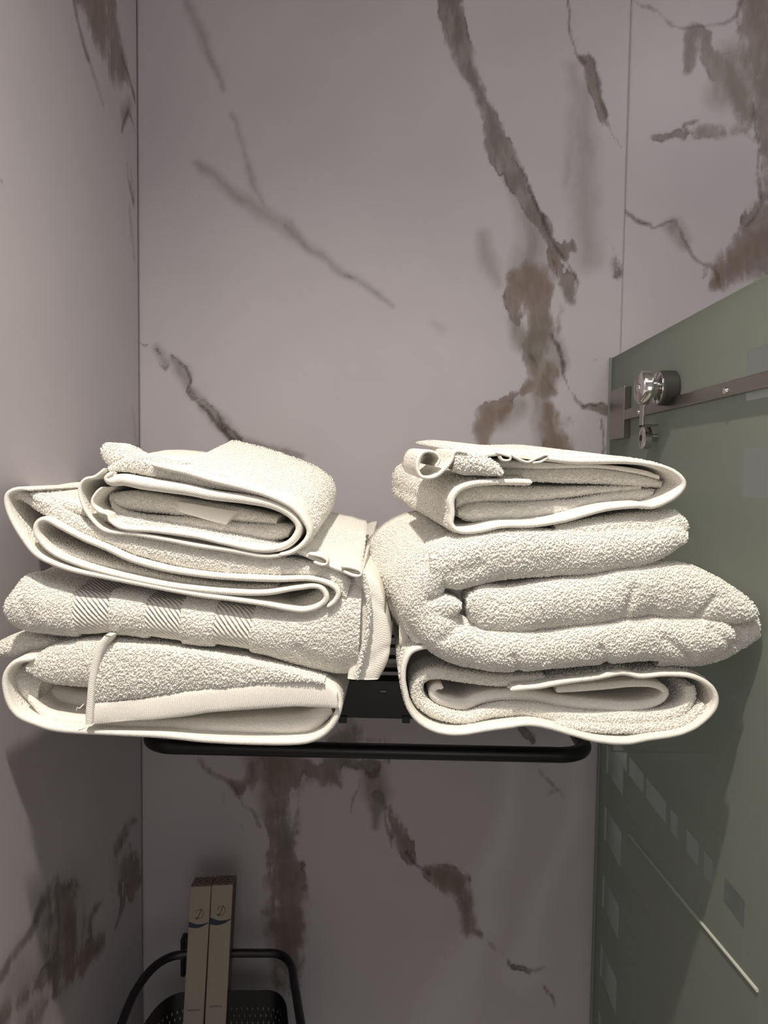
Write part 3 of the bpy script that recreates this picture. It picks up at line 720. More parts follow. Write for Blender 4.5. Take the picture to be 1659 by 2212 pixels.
def sheet(name, parent, pts=None, half=6, T=None, B=None, Yf=.68, L=.3, nose=1.0, back=None, Yb=None, shift=(0, 0), disp=.0007,
          step=.0018, mat=None, hem=0, hem_mat=None, wob=.0012, seed=0, caps=(1, 1), bands=None, hemname='hem_edge', grow=1.16, pinch=0.0, crease=None):
    """a layer of cloth: its edge runs along pts (px) at depth Yf, the cloth goes back by L (or to the back outline)."""
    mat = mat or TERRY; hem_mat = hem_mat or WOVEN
    if T is not None:
        _, l1 = resample(T, 50); _, l2 = resample(B, 50); Lp = max(l1, l2)
    else:
        _, Lp = resample(pts, 50)
    n = int(max(24, Lp * Yf / FPX / step))
    if T is not None:
        Ta, _ = resample(T, n); Ba, _ = resample(B, n); Wt = atYv(Ta, np.full(n, Yf)); Wb = atYv(Ba, np.full(n, Yf))
        C = (Wt + Wb) / 2; H = (Wt - Wb) / 2
        rr = np.linalg.norm(H, axis=1)
    else:
        if np.ndim(half):
            half = np.interp(np.linspace(0, 1, len(pts)), np.linspace(0, 1, len(half)), half)
            Pp = np.column_stack([np.asarray(pts, float)[:, :2], half])
        else: Pp = np.column_stack([np.asarray(pts, float)[:, :2], np.full(len(pts), half)])
        Pa, _ = resample(Pp, n); C = atYv(Pa, np.full(n, Yf))
        tg = np.gradient(C, axis=0)[:, [0, 2]]; tg /= np.linalg.norm(tg, axis=1)[:, None] + 1e-9
        for _ in range(3): tg[1:-1] = (tg[:-2] + tg[1:-1] * 2 + tg[2:]) / 4
        rr = Pa[:, 2] * Yf / FPX
        d = np.linalg.norm(np.diff(C, axis=0), axis=1); s = np.concatenate([[0], np.cumsum(d)])
        for e, q in ((caps[0], s), (caps[1], s[-1] - s)):
            if e: rr = rr * np.sqrt(np.clip(1 - (1 - np.clip(q / np.maximum(rr, 1e-4), 0, 1)) ** 2, .01, 1))
        H = np.stack([-tg[:, 1] * rr, np.zeros(n), tg[:, 0] * rr], 1)
    d = np.linalg.norm(np.diff(C, axis=0), axis=1); s = np.concatenate([[0], np.cumsum(d)])
    # back centre line
    if back is not None:
        Yb = Yb or Yf + L
        Ka, _ = resample(back, n); K = atYv(Ka, np.full(n, Yb))
    else:
        Yb = Yf + L; K = C + np.array([shift[0], L, shift[1]])
    cols = [0.0]; st = step
    while cols[-1] < (Yb - Yf): cols.append(cols[-1] + st); st = min(st * grow, .016)
    cols = np.array(cols[1:]) / (cols[-1]); m = len(cols)
    rn = np.clip(rr * nose, .0002, .028)
    karc = max(6, int(np.percentile(rn, 80) * math.pi / step)); karc = min(karc, 90)
    ph = np.linspace(math.pi / 2, -math.pi / 2, karc + 2)
    rows_ = []; vv = []
    for u in cols[::-1]:
        rows_.append(C + (K - C) * u + H * (1 - pinch * u) + np.array([0, 1, 0]) * (rn * (1 - u))[:, None]); vv.append(u * (Yb - Yf) + rn)
    for p in ph:
        off = H * math.sin(p); yy = rn * (1 - math.cos(p)); q = C + off
        q = q + np.array([0, 1, 0]) * yy[:, None]; rows_.append(q); vv.append(rn * p * 1.2)
    for u in cols:
        rows_.append(C + (K - C) * u - H * (1 - pinch * u) + np.array([0, 1, 0]) * (rn * (1 - u))[:, None]); vv.append(-(u * (Yb - Yf) + rn))
    V = np.stack(rows_, 1); vv = np.stack(vv, 1)      # n x mm x 3
    mm = V.shape[1]; uu = np.repeat(s[:, None], mm, 1)
    flat = V.reshape(-1, 3)
    gu = np.gradient(V, axis=0); gv = np.gradient(V, axis=1); Nn = np.cross(gv, gu); Nn /= np.linalg.norm(Nn, axis=2)[..., None] + 1e-12
    mid = (C + K) / 2
    sg = np.sign(((V[:, m + karc // 2] - (C + np.array([0, .01, 0]))) * Nn[:, m + karc // 2]).sum(1).mean()) or 1
    Nn *= sg; Nf = Nn.reshape(-1, 3)
    lim = np.minimum(1, np.repeat(rr[:, None], mm, 1).ravel() / .006)
    dd = fbm(flat, 30, seed, 2) * wob * .8 * lim + fbm(flat, 11, seed + 5, 2) * wob * 1.3 * lim
    if disp:
        wl = worley(flat * np.array([1, 1, 1.25]), 400, seed); dd = dd + (.55 - wl) * disp * .5 + vnoise(flat, 170, seed) * disp * .2
    if crease:
        for (cx_, cy_, cx2, cy2, wd, dep) in crease:     # valleys pressed in the pile, px endpoints
            a_ = atY(cx_, cy_, Yf)[[0, 2]]; b_2 = atY(cx2, cy2, Yf)[[0, 2]]; ab = b_2 - a_
            p2 = flat[:, [0, 2]]; t = np.clip(((p2 - a_) @ ab) / (ab @ ab), 0, 1)
            dist = np.linalg.norm(p2 - a_ - t[:, None] * ab, axis=1) / (wd * Yf / FPX)
            near = np.exp(-np.clip((flat[:, 1] - Yf - .03) / .03, 0, 9))
            dd = dd - dep * np.exp(-dist ** 2) * near
    if bands:
        for (x0, x1) in bands:
            t0, t1 = x0 * Yf / FPX, x1 * Yf / FPX
            f = 1 / (1 + np.exp(-(uu.ravel() - t0) / .0009)) * 1 / (1 + np.exp((uu.ravel() - t1) / .0009))
            dd = dd - f * .0020
    flat = flat + Nf * dd[:, None]
    idx = np.arange(n * mm).reshape(n, mm)

    def quads(j0, j1):
        a_ = idx[:-1, j0:j1]; return np.stack([a_, idx[:-1, j0 + 1:j1 + 1], idx[1:, j0 + 1:j1 + 1], idx[1:, j0:j1]], -1).reshape(-1, 4)

    uv = np.stack([uu.ravel(), vv.ravel()], 1)
    tot = np.abs(vv[n // 2]); objs = []

    def make(nm, Q, mt):
        use, inv = np.unique(Q, return_inverse=True)
        me = mesh_q(nm, flat[use], inv.reshape(Q.shape)[:, ::-1] if sg > 0 else inv.reshape(Q.shape), uv[use])
        return link(nm, me, mt, parent, True)

    closing = np.stack([idx[:-1, -1], idx[:-1, 0], idx[1:, 0], idx[1:, -1]], -1).reshape(-1, 4)
    endc = []
    for e, r0 in ((0, idx[0]), (1, idx[-1])):           # end caps by pairing columns
        for j in range((mm - 1) // 2):
            endc.append((r0[j], r0[mm - 1 - j], r0[mm - 2 - j], r0[j + 1]) if e else (r0[j + 1], r0[mm - 2 - j], r0[mm - 1 - j], r0[j]))
    endc = np.array(endc)
    if hem > 0:
        ce = m + karc // 2; j0 = ce; j1 = ce
        while j0 > 1 and tot[j0 - 1] < hem: j0 -= 1
        while j1 < mm - 2 and tot[j1 + 1] < hem: j1 += 1
        body = np.concatenate([quads(0, j0), quads(j1, mm - 1), closing, endc])
        objs.append(make(name, body, mat)); objs.append(make(hemname, quads(j0, j1), hem_mat))
    elif bands:
        Q = quads(0, mm - 1); us = uv[Q[:, 0], 0]; selb = np.zeros(len(Q), bool); own = np.zeros(len(Q), int)
        fr = (np.abs(uv[Q[:, 0], 1]) < .16)
        for bi, (x0, x1) in enumerate(bands):
            t = (us > x0 * Yf / FPX) & (us < x1 * Yf / FPX) & fr; own[t] = bi + 1; selb |= t
        objs.append(make(name, np.concatenate([Q[~selb], closing, endc]), mat))
        for bi in range(len(bands)):
            if (own == bi + 1).any():
                ob = make('plaited_band', Q[own == bi + 1], BAND); objs.append(ob)
    else:
        objs.append(make(name, np.concatenate([quads(0, mm - 1), closing, endc]), mat))
    return objs


def towel(name, px, py, Y, label):
    return empty(name, atY(px, py, Y), label, 'towel', 'folded cream towels on the rack')


LF, RF = .683, .672
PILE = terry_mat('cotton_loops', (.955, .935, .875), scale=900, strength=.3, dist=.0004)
OCT = np.array([[1, 0, 0], [-1, 0, 0], [0, 1, 0], [0, -1, 0], [0, 0, 1], [0, 0, -.6]], float)
OF = np.array([[0, 2, 4], [2, 1, 4], [1, 3, 4], [3, 0, 4], [2, 0, 5], [1, 2, 5], [3, 1, 5], [0, 3, 5]])
NPILE = [0]


def pile(layers, depth=.05, dens=250000, size=1.0, seed=0, outer=False):
    """the looped pile of a terry layer: tiny leaning tufts standing on its cloth"""
    rg = np.random.default_rng(seed + 77)
    ob = layers[0]; me = ob.data; L = np.array(parent_world(ob.parent)); me.calc_loop_triangles()
    nv = len(me.vertices); co = np.empty(nv * 3, np.float32); me.vertices.foreach_get('co', co); co = co.reshape(-1, 3).astype(float)
    nt_ = len(me.loop_triangles); tr = np.empty(nt_ * 3, np.int32); me.loop_triangles.foreach_get('vertices', tr); tr = tr.reshape(-1, 3)
    a_, b_3, c_ = co[tr[:, 0]], co[tr[:, 1]], co[tr[:, 2]]
    nn = np.cross(b_3 - a_, c_ - a_)
    if (np.cross(a_ - co.mean(0), b_3 - co.mean(0)) * (c_ - co.mean(0))).sum() < 0: nn = -nn
    ar = np.linalg.norm(nn, axis=1) / 2; nn = nn / (2 * ar[:, None] + 1e-15)
    y0 = co[:, 1].min(); ok = ((a_[:, 1] + b_3[:, 1] + c_[:, 1]) / 3 < y0 + depth)
    if outer:
        m_ = (a_ + b_3 + c_) / 3; ctr = co.mean(0); ctr[1] = 0; r_ = m_ - ctr; r_[:, 1] = 0; r_[:, 2] *= 2.2
        ok &= (r_ * nn).sum(1) > .2 * np.linalg.norm(r_, axis=1)
    pr = ar * ok; cnt = int(pr.sum() * dens)
    if cnt < 10: return
    q = np.searchsorted(np.cumsum(pr) / pr.sum(), (np.arange(cnt) + rg.random(cnt)) / cnt).clip(0, nt_ - 1)
    u, v = rg.random(cnt), rg.random(cnt); f = u + v > 1; u[f] = 1 - u[f]; v[f] = 1 - v[f]
    P = a_[q] + (b_3 - a_)[q] * u[:, None] + (c_ - a_)[q] * v[:, None]; n = nn[q]
    g = np.array([-.62, 0, -.62]) + rg.normal(0, .36, (cnt, 3)); t = g - n * (g * n).sum(1)[:, None]; t /= np.linalg.norm(t, axis=1)[:, None]
    bt = np.cross(n, t)
    sz = size * rg.uniform(.75, 1.25, cnt)
    lx, ly, lz = .00135 * sz, .00056 * sz, .00085 * sz
    tilt = t + n * .45; tilt /= np.linalg.norm(tilt, axis=1)[:, None]; up = np.cross(tilt, bt); up *= np.sign((up * n).sum(1))[:, None]
    V = (P + n * .0004)[:, None] + OCT[None, :, 0:1] * (tilt * lx[:, None])[:, None] + OCT[None, :, 1:2] * (bt * ly[:, None])[:, None] + OCT[None, :, 2:3] * (up * lz[:, None])[:, None]
    F = (np.arange(cnt)[:, None, None] * 6 + OF[None]).reshape(-1, 3); V = V.reshape(-1, 3) + L
    m2 = bpy.data.meshes.new('terry_pile'); m2.vertices.add(len(V)); m2.vertices.foreach_set('co', V.astype(np.float32).ravel())
    m2.loops.add(F.size); m2.loops.foreach_set('vertex_index', F.astype(np.int32).ravel())
    m2.polygons.add(len(F)); m2.polygons.foreach_set('loop_start', np.arange(0, F.size, 3, dtype=np.int32)); m2.update(calc_edges=True)
    o2 = link('terry_pile', m2, PILE, ob.parent, True); o2.parent = ob
    o2['kind'] = 'stuff'; NPILE[0] += cnt


_sheet = sheet


def sheet(name, parent, *a, pd=None, **k):
    r = _sheet(name, parent, *a, **k)
    dsp = k.get('disp', .0007)
    if pd:
        pile(r, depth=pd, size=1.05, seed=k.get('seed', 0), dens=150000, outer=True)
    elif dsp >= .0006 and k.get('mat') is not WOVEN:
        pile(r, depth=.055 if dsp >= .0009 else .04, size=1.0 if dsp >= .0009 else .85, seed=k.get('seed', 0), dens=250000 if dsp >= .0009 else 290000)
    return r


# ================= left stack, bottom towel
t = towel('folded_towel', 380, 1590, LF, 'bottom cream towel of the left stack, front flap hanging with a side hem')
sheet('outer_wrap', t, [(70, 1424), (30, 1433), (9, 1462), (12, 1506), (32, 1542), (70, 1562), (124, 1577), (244, 1585), (353, 1590), (450, 1600), (560, 1605), (655, 1603), (692, 1590), (716, 1568), (730, 1540), (733, 1515), (722, 1493), (700, 1482), (650, 1482)], half=7, Yf=LF, L=.42, hem=.012, seed=1, disp=.0004, wob=.0008, shift=(0, .008))
sheet('inner_layer', t, T=[(60, 1500), (110, 1540), (240, 1552), (400, 1556), (560, 1552), (650, 1545), (712, 1520)], B=[(60, 1520), (110, 1566), (240, 1577), (400, 1588), (560, 1593), (670, 1590), (720, 1545)], Yf=LF + .014, L=.35, seed=2, mat=TERRYF, disp=.0004)
sheet('inner_layer', t, T=[(70, 1452), (110, 1486), (240, 1500), (400, 1500), (560, 1506), (690, 1500)], B=[(76, 1510), (110, 1532), (240, 1546), (400, 1556), (560, 1552), (680, 1540)], Yf=LF + .045, L=.3, seed=3, mat=TERRYF, disp=.0004)
sheet('inner_layer', t, T=[(24, 1450), (40, 1440), (70, 1448), (90, 1462)], B=[(26, 1480), (36, 1508), (56, 1530), (78, 1520)], Yf=LF + .018, L=.2, seed=4, disp=.0006)
sheet('folded_layer', t, T=[(56, 1440), (80, 1412), (130, 1392), (250, 1388), (420, 1405), (600, 1440), (700, 1470)], B=[(56, 1450), (84, 1472), (130, 1484), (250, 1492), (420, 1494), (600, 1482), (700, 1478)], Yf=LF + .004, L=.38, nose=.5, seed=5, disp=.0008)
# front flap: terry above, woven border below, stitched side hem on its left
sheet('front_flap', t, T=[(200, 1398), (260, 1396), (420, 1412), (560, 1436), (640, 1456), (700, 1474)], B=[(203, 1524), (271, 1517), (380, 1501), (520, 1484), (631, 1473), (702, 1477)], Yf=LF - .007, L=.30, nose=.25, seed=6, disp=.0009)
sheet('woven_border', t, T=[(186, 1518), (271, 1513), (380, 1497), (520, 1482), (631, 1472), (700, 1475), (728, 1497)], B=[(184, 1570), (271, 1562), (380, 1551), (450, 1540), (540, 1532), (640, 1528), (732, 1532)], Yf=LF - .0045, L=.04, nose=.14, seed=7, disp=.0001, mat=WOVEN, wob=.0015)
sheet('side_hem', t, T=[(226, 1372), (210, 1392), (199, 1425), (190, 1470), (186, 1520), (183, 1569)], B=[(240, 1374), (224, 1400), (213, 1430), (204, 1475), (200, 1520), (197, 1569)], Yf=LF - .0095, L=.02, nose=.5, seed=8, disp=.0001, mat=WOVEN, wob=.0004)
sheet('back_corner', t, T=[(-14, 1398), (0, 1387), (34, 1375), (90, 1380), (150, 1386)], B=[(-14, 1408), (0, 1418), (34, 1420), (60, 1412), (150, 1396)], Yf=LF + .03, L=.25, seed=9, disp=.0007)
MB().tube([atY(181, 1521, LF - .008), atY(172, 1530, LF - .010), atY(167, 1528, LF - .011), atY(165, 1535, LF - .010)], .0005, 6).build('loose_thread', WOVEN, t, True)

# ================= left stack, third towel (plaited bands)
t = towel('folded_towel', 420, 1420, LF, 'cream towel with three plaited bands across its fold, left stack, above the bottom towel')
sheet('folded_layer', t, T=[(8, 1310), (14, 1284), (42, 1246), (100, 1262), (200, 1276), (320, 1290), (450, 1304), (580, 1316), (660, 1296), (720, 1262), (760, 1238), (783, 1232)],
      B=[(8, 1322), (14, 1350), (36, 1370), (90, 1378), (170, 1382), (244, 1380), (320, 1388), (400, 1402), (470, 1409), (560, 1424), (640, 1450), (720, 1468), (772, 1468)],
      Yf=LF - .002, L=.40, nose=.85, seed=11, disp=.0008, wob=.002, shift=(.0, .02), bands=[(150, 232), (312, 392), (468, 550)], step=.0011, crease=[(45, 1300, 60, 1340, 9, .002), (640, 1400, 700, 1440, 14, .0014)])
sheet('woven_end', t, T=[(780, 1234), (800, 1246), (817, 1268), (834, 1330), (843, 1385), (834, 1431), (815, 1468)], B=[(764, 1240), (772, 1270), (776, 1300), (776, 1350), (768, 1400), (756, 1440), (752, 1468)],
      Yf=LF + .006, L=.36, nose=.3, seed=12, disp=.0001, wob=.0022, mat=WOVEN, crease=[(800, 1290, 840, 1330, 6, .0016), (790, 1440, 836, 1400, 7, .0016)])
sheet('stitched_seam', t, [(779, 1236), (790, 1268), (796, 1300), (795, 1350), (786, 1400), (776, 1440), (769, 1468)], half=4, Yf=LF - .004, L=.012, seed=13, disp=.0012, step=.001)

# ================= left stack, second towel (fanned)
t = towel('folded_towel', 420, 1300, LF, 'fanned cream towel with curling hem edges, left stack, directly under its top towel')
sheet('outer_wrap', t, [(66, 1058), (40, 1056), (16, 1066), (12, 1085), (22, 1118), (45, 1158), (74, 1195), (104, 1213), (154, 1231), (228, 1247), (304, 1262), (420, 1284), (500, 1295), (574, 1306), (646, 1319), (676, 1315), (698, 1302), (704, 1286), (688, 1268), (646, 1270), (574, 1281), (500, 1280), (400, 1271), (330, 1260), (228, 1237), (160, 1216), (110, 1192), (80, 1160), (75, 1140), (82, 1126), (98, 1122), (128, 1137), (178, 1163), (228, 1184), (280, 1208), (354, 1229), (420, 1240), (487, 1247), (602, 1252), (670, 1251), (712, 1262), (730, 1280), (722, 1300), (706, 1312)],
      half=[4, 5, 6, 6, 6, 6, 6, 6, 6, 6, 6, 6, 6, 6, 6, 6, 6, 6, 6, 6, 7, 7, 7, 7, 6, 6, 6, 6, 5, 6, 7, 7, 7, 7, 7, 7, 7, 7, 6, 6, 6, 5, 4],
      Yf=LF - .006, L=.30, hem=.010, seed=21, disp=.0003, wob=.0006)
sheet('inner_layer', t, T=[(84, 1148), (120, 1172), (190, 1200), (278, 1226), (400, 1252), (516, 1266), (600, 1266)], B=[(92, 1168), (130, 1192), (200, 1218), (290, 1244), (400, 1262), (516, 1274), (600, 1272)], Yf=LF + .006, L=.25, seed=22, disp=.0010)
sheet('folded_layer', t, T=[(64, 1066), (100, 1082), (152, 1112), (228, 1146), (330, 1166), (440, 1184), (560, 1200), (660, 1214), (730, 1232), (758, 1256)],
      B=[(70, 1074), (100, 1108), (150, 1140), (228, 1172), (330, 1212), (440, 1236), (560, 1245), (660, 1244), (716, 1262), (745, 1306)], Yf=LF + .001, L=.34, seed=23, disp=.0009, nose=.6, shift=(0, .012))
sheet('folded_layer', t, T=[(18, 1066), (40, 1058), (80, 1078), (130, 1110), (200, 1142), (300, 1160)], B=[(24, 1078), (44, 1080), (80, 1104), (130, 1130), (200, 1156), (300, 1168)], Yf=LF + .002, L=.33, seed=24, disp=.0006, nose=.6, mat=TERRYF, shift=(0, .012))
sheet('top_layer', t, T=[(60, 1058), (110, 1074), (170, 1092), (300, 1120), (520, 1160), (690, 1196)], B=[(62, 1066), (110, 1088), (170, 1112), (300, 1146), (520, 1182), (690, 1206)], Yf=LF + .01, L=.36, seed=25, disp=.0009,
      back=[(70, 1047), (170, 1052), (300, 1060), (420, 1075), (600, 1100), (700, 1110)], Yb=.97)
sheet('side_flap', t, [(640, 1190), (662, 1200), (690, 1212), (720, 1226), (750, 1236), (780, 1240)], half=[4, 5, 5, 5, 6, 6], Yf=LF - .004, L=.2, hem=.010, seed=26, disp=.0003, wob=.0005,
      pd=.16, back=[(700, 1104), (718, 1110), (738, 1114), (760, 1118), (776, 1124), (794, 1128)], Yb=.93)
sheet('hem_fold', t, [(664, 1197), (684, 1200), (704, 1208), (706, 1218), (694, 1220), (676, 1214)], half=3.5, Yf=LF - .010, L=.012, seed=27, disp=.0002, wob=.0002, mat=WOVEN)
sheet('hem_fold', t, [(736, 1224), (756, 1226), (778, 1234), (779, 1243), (764, 1244), (740, 1234)], half=3.5, Yf=LF - .010, L=.012, seed=28, disp=.0002, wob=.0002, mat=WOVEN)

# ================= left stack, top towel
t = towel('folded_towel', 430, 1190, LF, 'top towel of the left stack, folded over with an open looped end')
sheet('outer_wrap', t, [(326, 1003), (360, 1011), (400, 1020), (454, 1036), (535, 1056), (590, 1074), (632, 1096), (656, 1122), (668, 1150), (656, 1174), (630, 1193), (600, 1200)], half=[4, 6, 7, 7, 7, 7, 7, 7, 7, 6, 5, 4],
      Yf=LF - .010, hem=.012, seed=31, disp=.0004, wob=.0006,
      back=[(462, 981), (476, 977), (492, 977), (498, 959), (503, 957), (545, 966), (590, 978), (640, 996), (690, 1018), (716, 1042), (720, 1066), (712, 1096), (700, 1124), (684, 1150)], Yb=.90, mat=TERRYF, pd=.3)
sheet('outer_wrap', t, [(228, 1012), (204, 1030), (182, 1036), (171, 1054), (177, 1088), (196, 1120), (226, 1146), (290, 1154), (360, 1166), (420, 1178), (500, 1190), (570, 1202), (610, 1200)], half=[4, 4, 4, 4, 4, 4, 4, 5, 5, 5, 5, 5, 4],
      Yf=LF - .005, L=.2, hem=.008, seed=32, disp=.0002, wob=.0005)
sheet('looped_edge', t, [(244, 1020), (228, 1036), (262, 1036), (304, 1044), (400, 1058), (454, 1069), (536, 1080), (590, 1092), (627, 1112), (645, 1138), (634, 1165), (608, 1182), (563, 1188), (481, 1172), (420, 1158), (329, 1146), (262, 1140), (236, 1124), (232, 1112), (212, 1104), (198, 1086), (208, 1064), (222, 1052)],
      half=[5, 9, 13, 14, 13, 12, 11, 10, 9, 8, 8, 8, 7, 6, 6, 6, 5, 4, 3.5, 3.5, 3.5, 3.5, 3], Yf=LF - .007, L=.22, hem=.014, seed=33, disp=.0003, wob=.0007)
sheet('inner_roll', t, T=[(240, 1080), (256, 1098), (300, 1112), (400, 1118), (500, 1128), (600, 1134), (630, 1140)], B=[(240, 1096), (256, 1126), (300, 1142), (400, 1150), (500, 1162), (580, 1172), (622, 1158)], Yf=LF + .016, L=.25, seed=34, disp=.0006, mat=TERRYF)
sheet('inner_roll', t, T=[(236, 1068), (280, 1064), (400, 1080), (500, 1096), (600, 1118)], B=[(238, 1090), (262, 1100), (300, 1104), (400, 1116), (500, 1126), (596, 1134)], Yf=LF + .020, L=.25, seed=35, disp=.0006, mat=TERRYF)
sheet('inner_flap', t, T=[(380, 1084), (440, 1094), (508, 1106)], B=[(386, 1104), (440, 1120), (490, 1133)], Yf=LF + .010, L=.05, nose=.15, seed=36, disp=.0001, mat=WOVEN)
sheet('top_layer', t, T=[(232, 1010), (262, 992), (300, 986), (350, 996), (420, 1014), (520, 1040), (600, 1066)], B=[(234, 1018), (262, 1018), (300, 1024), (350, 1034), (420, 1046), (520, 1062), (600, 1082)], Yf=LF - .001, L=.2, nose=.8, seed=37, disp=.0007,
      back=[(300, 1000), (340, 990), (380, 988), (430, 990), (500, 1000), (580, 1020), (660, 1050)], Yb=.86)
sheet('top_layer', t, T=[(300, 990), (330, 985), (355, 990), (400, 1000)], B=[(304, 1000), (330, 1000), (355, 1004), (400, 1012)], Yf=LF + .004, L=.12, seed=38, disp=.0009)
sheet('corner_tip', t, T=[(218, 970), (224, 958), (250, 964), (285, 984), (310, 998)], B=[(218, 978), (226, 998), (246, 1010), (280, 1012), (310, 1010)], Yf=LF + .035, L=.05, nose=.7, seed=39, disp=.0009)

# ================= right stack, bottom towel
t = towel('folded_towel', 1200, 1590, RF, 'bottom cream towel of the right stack, rolled with a spiral end')
sh = (-.018, .006)
sheet('outer_wrap', t, [(1103, 1491), (1130, 1488), (1168, 1484), (1215, 1475), (1295, 1464), (1345, 1455), (1385, 1462), (1440, 1458), (1496, 1462), (1535, 1482), (1549, 1508), (1543, 1534), (1508, 1568), (1468, 1586), (1400, 1597), (1353, 1605), (1290, 1600), (1240, 1587), (1180, 1570), (1140, 1565), (1100, 1570), (1057, 1576), (988, 1586), (940, 1579), (904, 1558), (884, 1530), (876, 1500), (871, 1470), (874, 1436), (890, 1408), (930, 1396)],
      half=[6] * 27 + [6, 6, 6, 5], Yf=RF - .004, L=.40, pd=.10, hem=.013, seed=41, disp=.0004, wob=.0007, shift=sh)
sheet('rolled_layer', t, [(958, 1486), (944, 1484), (934, 1496), (944, 1510), (972, 1520), (1002, 1524), (1040, 1510), (1080, 1503), (1140, 1506), (1240, 1521), (1353, 1528), (1412, 1520), (1440, 1500), (1426, 1484), (1380, 1478), (1300, 1484), (1200, 1492)],
      half=[8, 10, 11, 12, 13, 13, 13, 13, 13, 13, 11, 10, 9, 8, 8, 8, 7], Yf=RF + .016, L=.3, seed=42, disp=.0005, mat=TERRYF, wob=.001, shift=sh)
sheet('rolled_layer', t, [(1492, 1482), (1494, 1506), (1478, 1534), (1440, 1550), (1353, 1558), (1250, 1556), (1140, 1536), (1090, 1536), (1057, 1541), (1002, 1554), (950, 1545), (912, 1522), (900, 1494), (908, 1468), (940, 1456), (1000, 1464), (1080, 1472), (1180, 1466)],
      half=[10, 12, 14, 16, 19, 19, 16, 15, 14, 13, 14, 14, 14, 13, 13, 13, 11, 9], Yf=RF + .010, L=.33, seed=43, disp=.0006, mat=TERRYF, wob=.001, shift=sh)
sheet('rolled_layer', t, T=[(1200, 1556), (1300, 1566), (1400, 1566), (1480, 1552), (1520, 1520)], B=[(1200, 1572), (1300, 1586), (1400, 1585), (1490, 1568), (1532, 1530)], Yf=RF + .004, L=.2, seed=44, disp=.0009)

# ================= right stack, big middle towel
t = towel('folded_towel', 1250, 1440, RF, 'large plush cream towel folded thick in the middle of the right stack')
KR = [(1110, 1420, 1125, 1455, 10, .003), (1300, 1400, 1318, 1440, 9, .003), (1170, 1385, 1180, 1430, 10, .002), (1440, 1380, 1500, 1430, 10, .003), (1540, 1360, 1590, 1400, 9, .003), (1250, 1380, 1262, 1410, 9, .0015)]
sheet('lower_fold', t, [(958, 1230), (925, 1260), (912, 1300), (925, 1340), (965, 1374), (1030, 1402), (1110, 1412), (1200, 1406), (1300, 1393), (1400, 1388), (1500, 1386), (1550, 1380), (1590, 1370)],
      half=[34, 44, 48, 52, 55, 53, 50, 50, 50, 54, 56, 50, 42], Yf=RF - .014, L=.42, nose=.85, seed=51, disp=.0011, wob=.003, step=.0011, shift=(-.03, .0), crease=KR + [(985, 1300, 930, 1296, 10, .004), (1000, 1345, 960, 1380, 14, .003)], caps=(1, 1))
sheet('inner_fold', t, T=[(1008, 1300), (1018, 1280), (1050, 1266), (1100, 1268), (1220, 1254), (1320, 1236), (1430, 1218), (1500, 1226), (1570, 1260), (1614, 1294), (1636, 1320)],
      B=[(1010, 1316), (1018, 1346), (1050, 1366), (1140, 1372), (1220, 1363), (1320, 1350), (1411, 1337), (1480, 1340), (1550, 1344), (1600, 1344), (1637, 1334)],
      Yf=RF - .012, L=.40, nose=.62, seed=52, disp=.0011, wob=.0028, step=.0011, shift=(-.03, .0), crease=[(1350, 1330, 1370, 1270, 9, .003), (1545, 1290, 1510, 1330, 9, .003), (1022, 1270, 1030, 1350, 6, .0016), (1440, 1250, 1410, 1330, 18, .0014)])
sheet('lower_fold', t, T=[(920, 1300), (950, 1288), (980, 1294), (997, 1306)], B=[(924, 1336), (950, 1346), (978, 1336), (997, 1314)], Yf=RF - .012, L=.08, nose=.8, seed=58, disp=.0011, wob=.001, step=.0011)
sheet('inner_layer', t, T=[(950, 1250), (1000, 1256), (1080, 1262)], B=[(950, 1384), (1010, 1384), (1080, 1384)], Yf=RF + .022, L=.2, nose=.2, seed=59, disp=.0003, wob=.001)
sheet('right_end', t, T=[(1430, 1262), (1520, 1250), (1580, 1272), (1622, 1300), (1641, 1326)], B=[(1430, 1444), (1530, 1445), (1582, 1427), (1616, 1401), (1641, 1372)], Yf=RF - .002, L=.35, nose=.4, seed=53, disp=.0011, wob=.003, step=.0011, shift=(-.03, .0),
      crease=[(1500, 1345, 1640, 1338, 9, .004), (1530, 1370, 1600, 1395, 8, .0025), (1545, 1290, 1640, 1318, 8, .0015)])
sheet('upper_fold', t, T=[(930, 1215), (934, 1190), (975, 1168), (1060, 1152), (1180, 1146), (1300, 1150), (1400, 1150), (1470, 1140), (1489, 1150)],
      B=[(930, 1240), (950, 1262), (987, 1274), (1040, 1264), (1110, 1256), (1240, 1246), (1353, 1231), (1431, 1212), (1484, 1174)],
      Yf=RF - .013, L=.40, nose=.62, seed=54, disp=.0011, wob=.0026, step=.0011, shift=(-.03, .0), crease=[(980, 1240, 1040, 1222, 14, .002)])
sheet('upper_fold', t, T=[(1200, 1140), (1300, 1120), (1400, 1108), (1462, 1103), (1486, 1122)], B=[(1200, 1160), (1300, 1172), (1400, 1180), (1460, 1176), (1490, 1146)], Yf=RF - .002, L=.40, nose=.7, seed=55, disp=.0011, wob=.002, step=.0014, shift=(-.03, .0))
sheet('side_wrap', t, [(1050, 1200), (985, 1186), (945, 1194), (912, 1220), (893, 1255), (884, 1300), (890, 1350), (910, 1390)], half=[12, 14, 18, 18, 18, 18, 18, 14], Yf=RF - .002, L=.2, nose=.9, seed=56, disp=.0010, wob=.0015, step=.0014,
      pd=.17, back=[(1050, 1100), (960, 1108), (905, 1115), (862, 1126), (822, 1152), (797, 1195), (812, 1250), (848, 1330)], Yb=.86)
sheet('hem_corner', t, T=[(862, 1344), (872, 1350), (880, 1372)], B=[(862, 1398), (878, 1402), (900, 1404)], Yf=RF + .03, L=.12, nose=.3, seed=57, disp=.0001, mat=WOVEN)

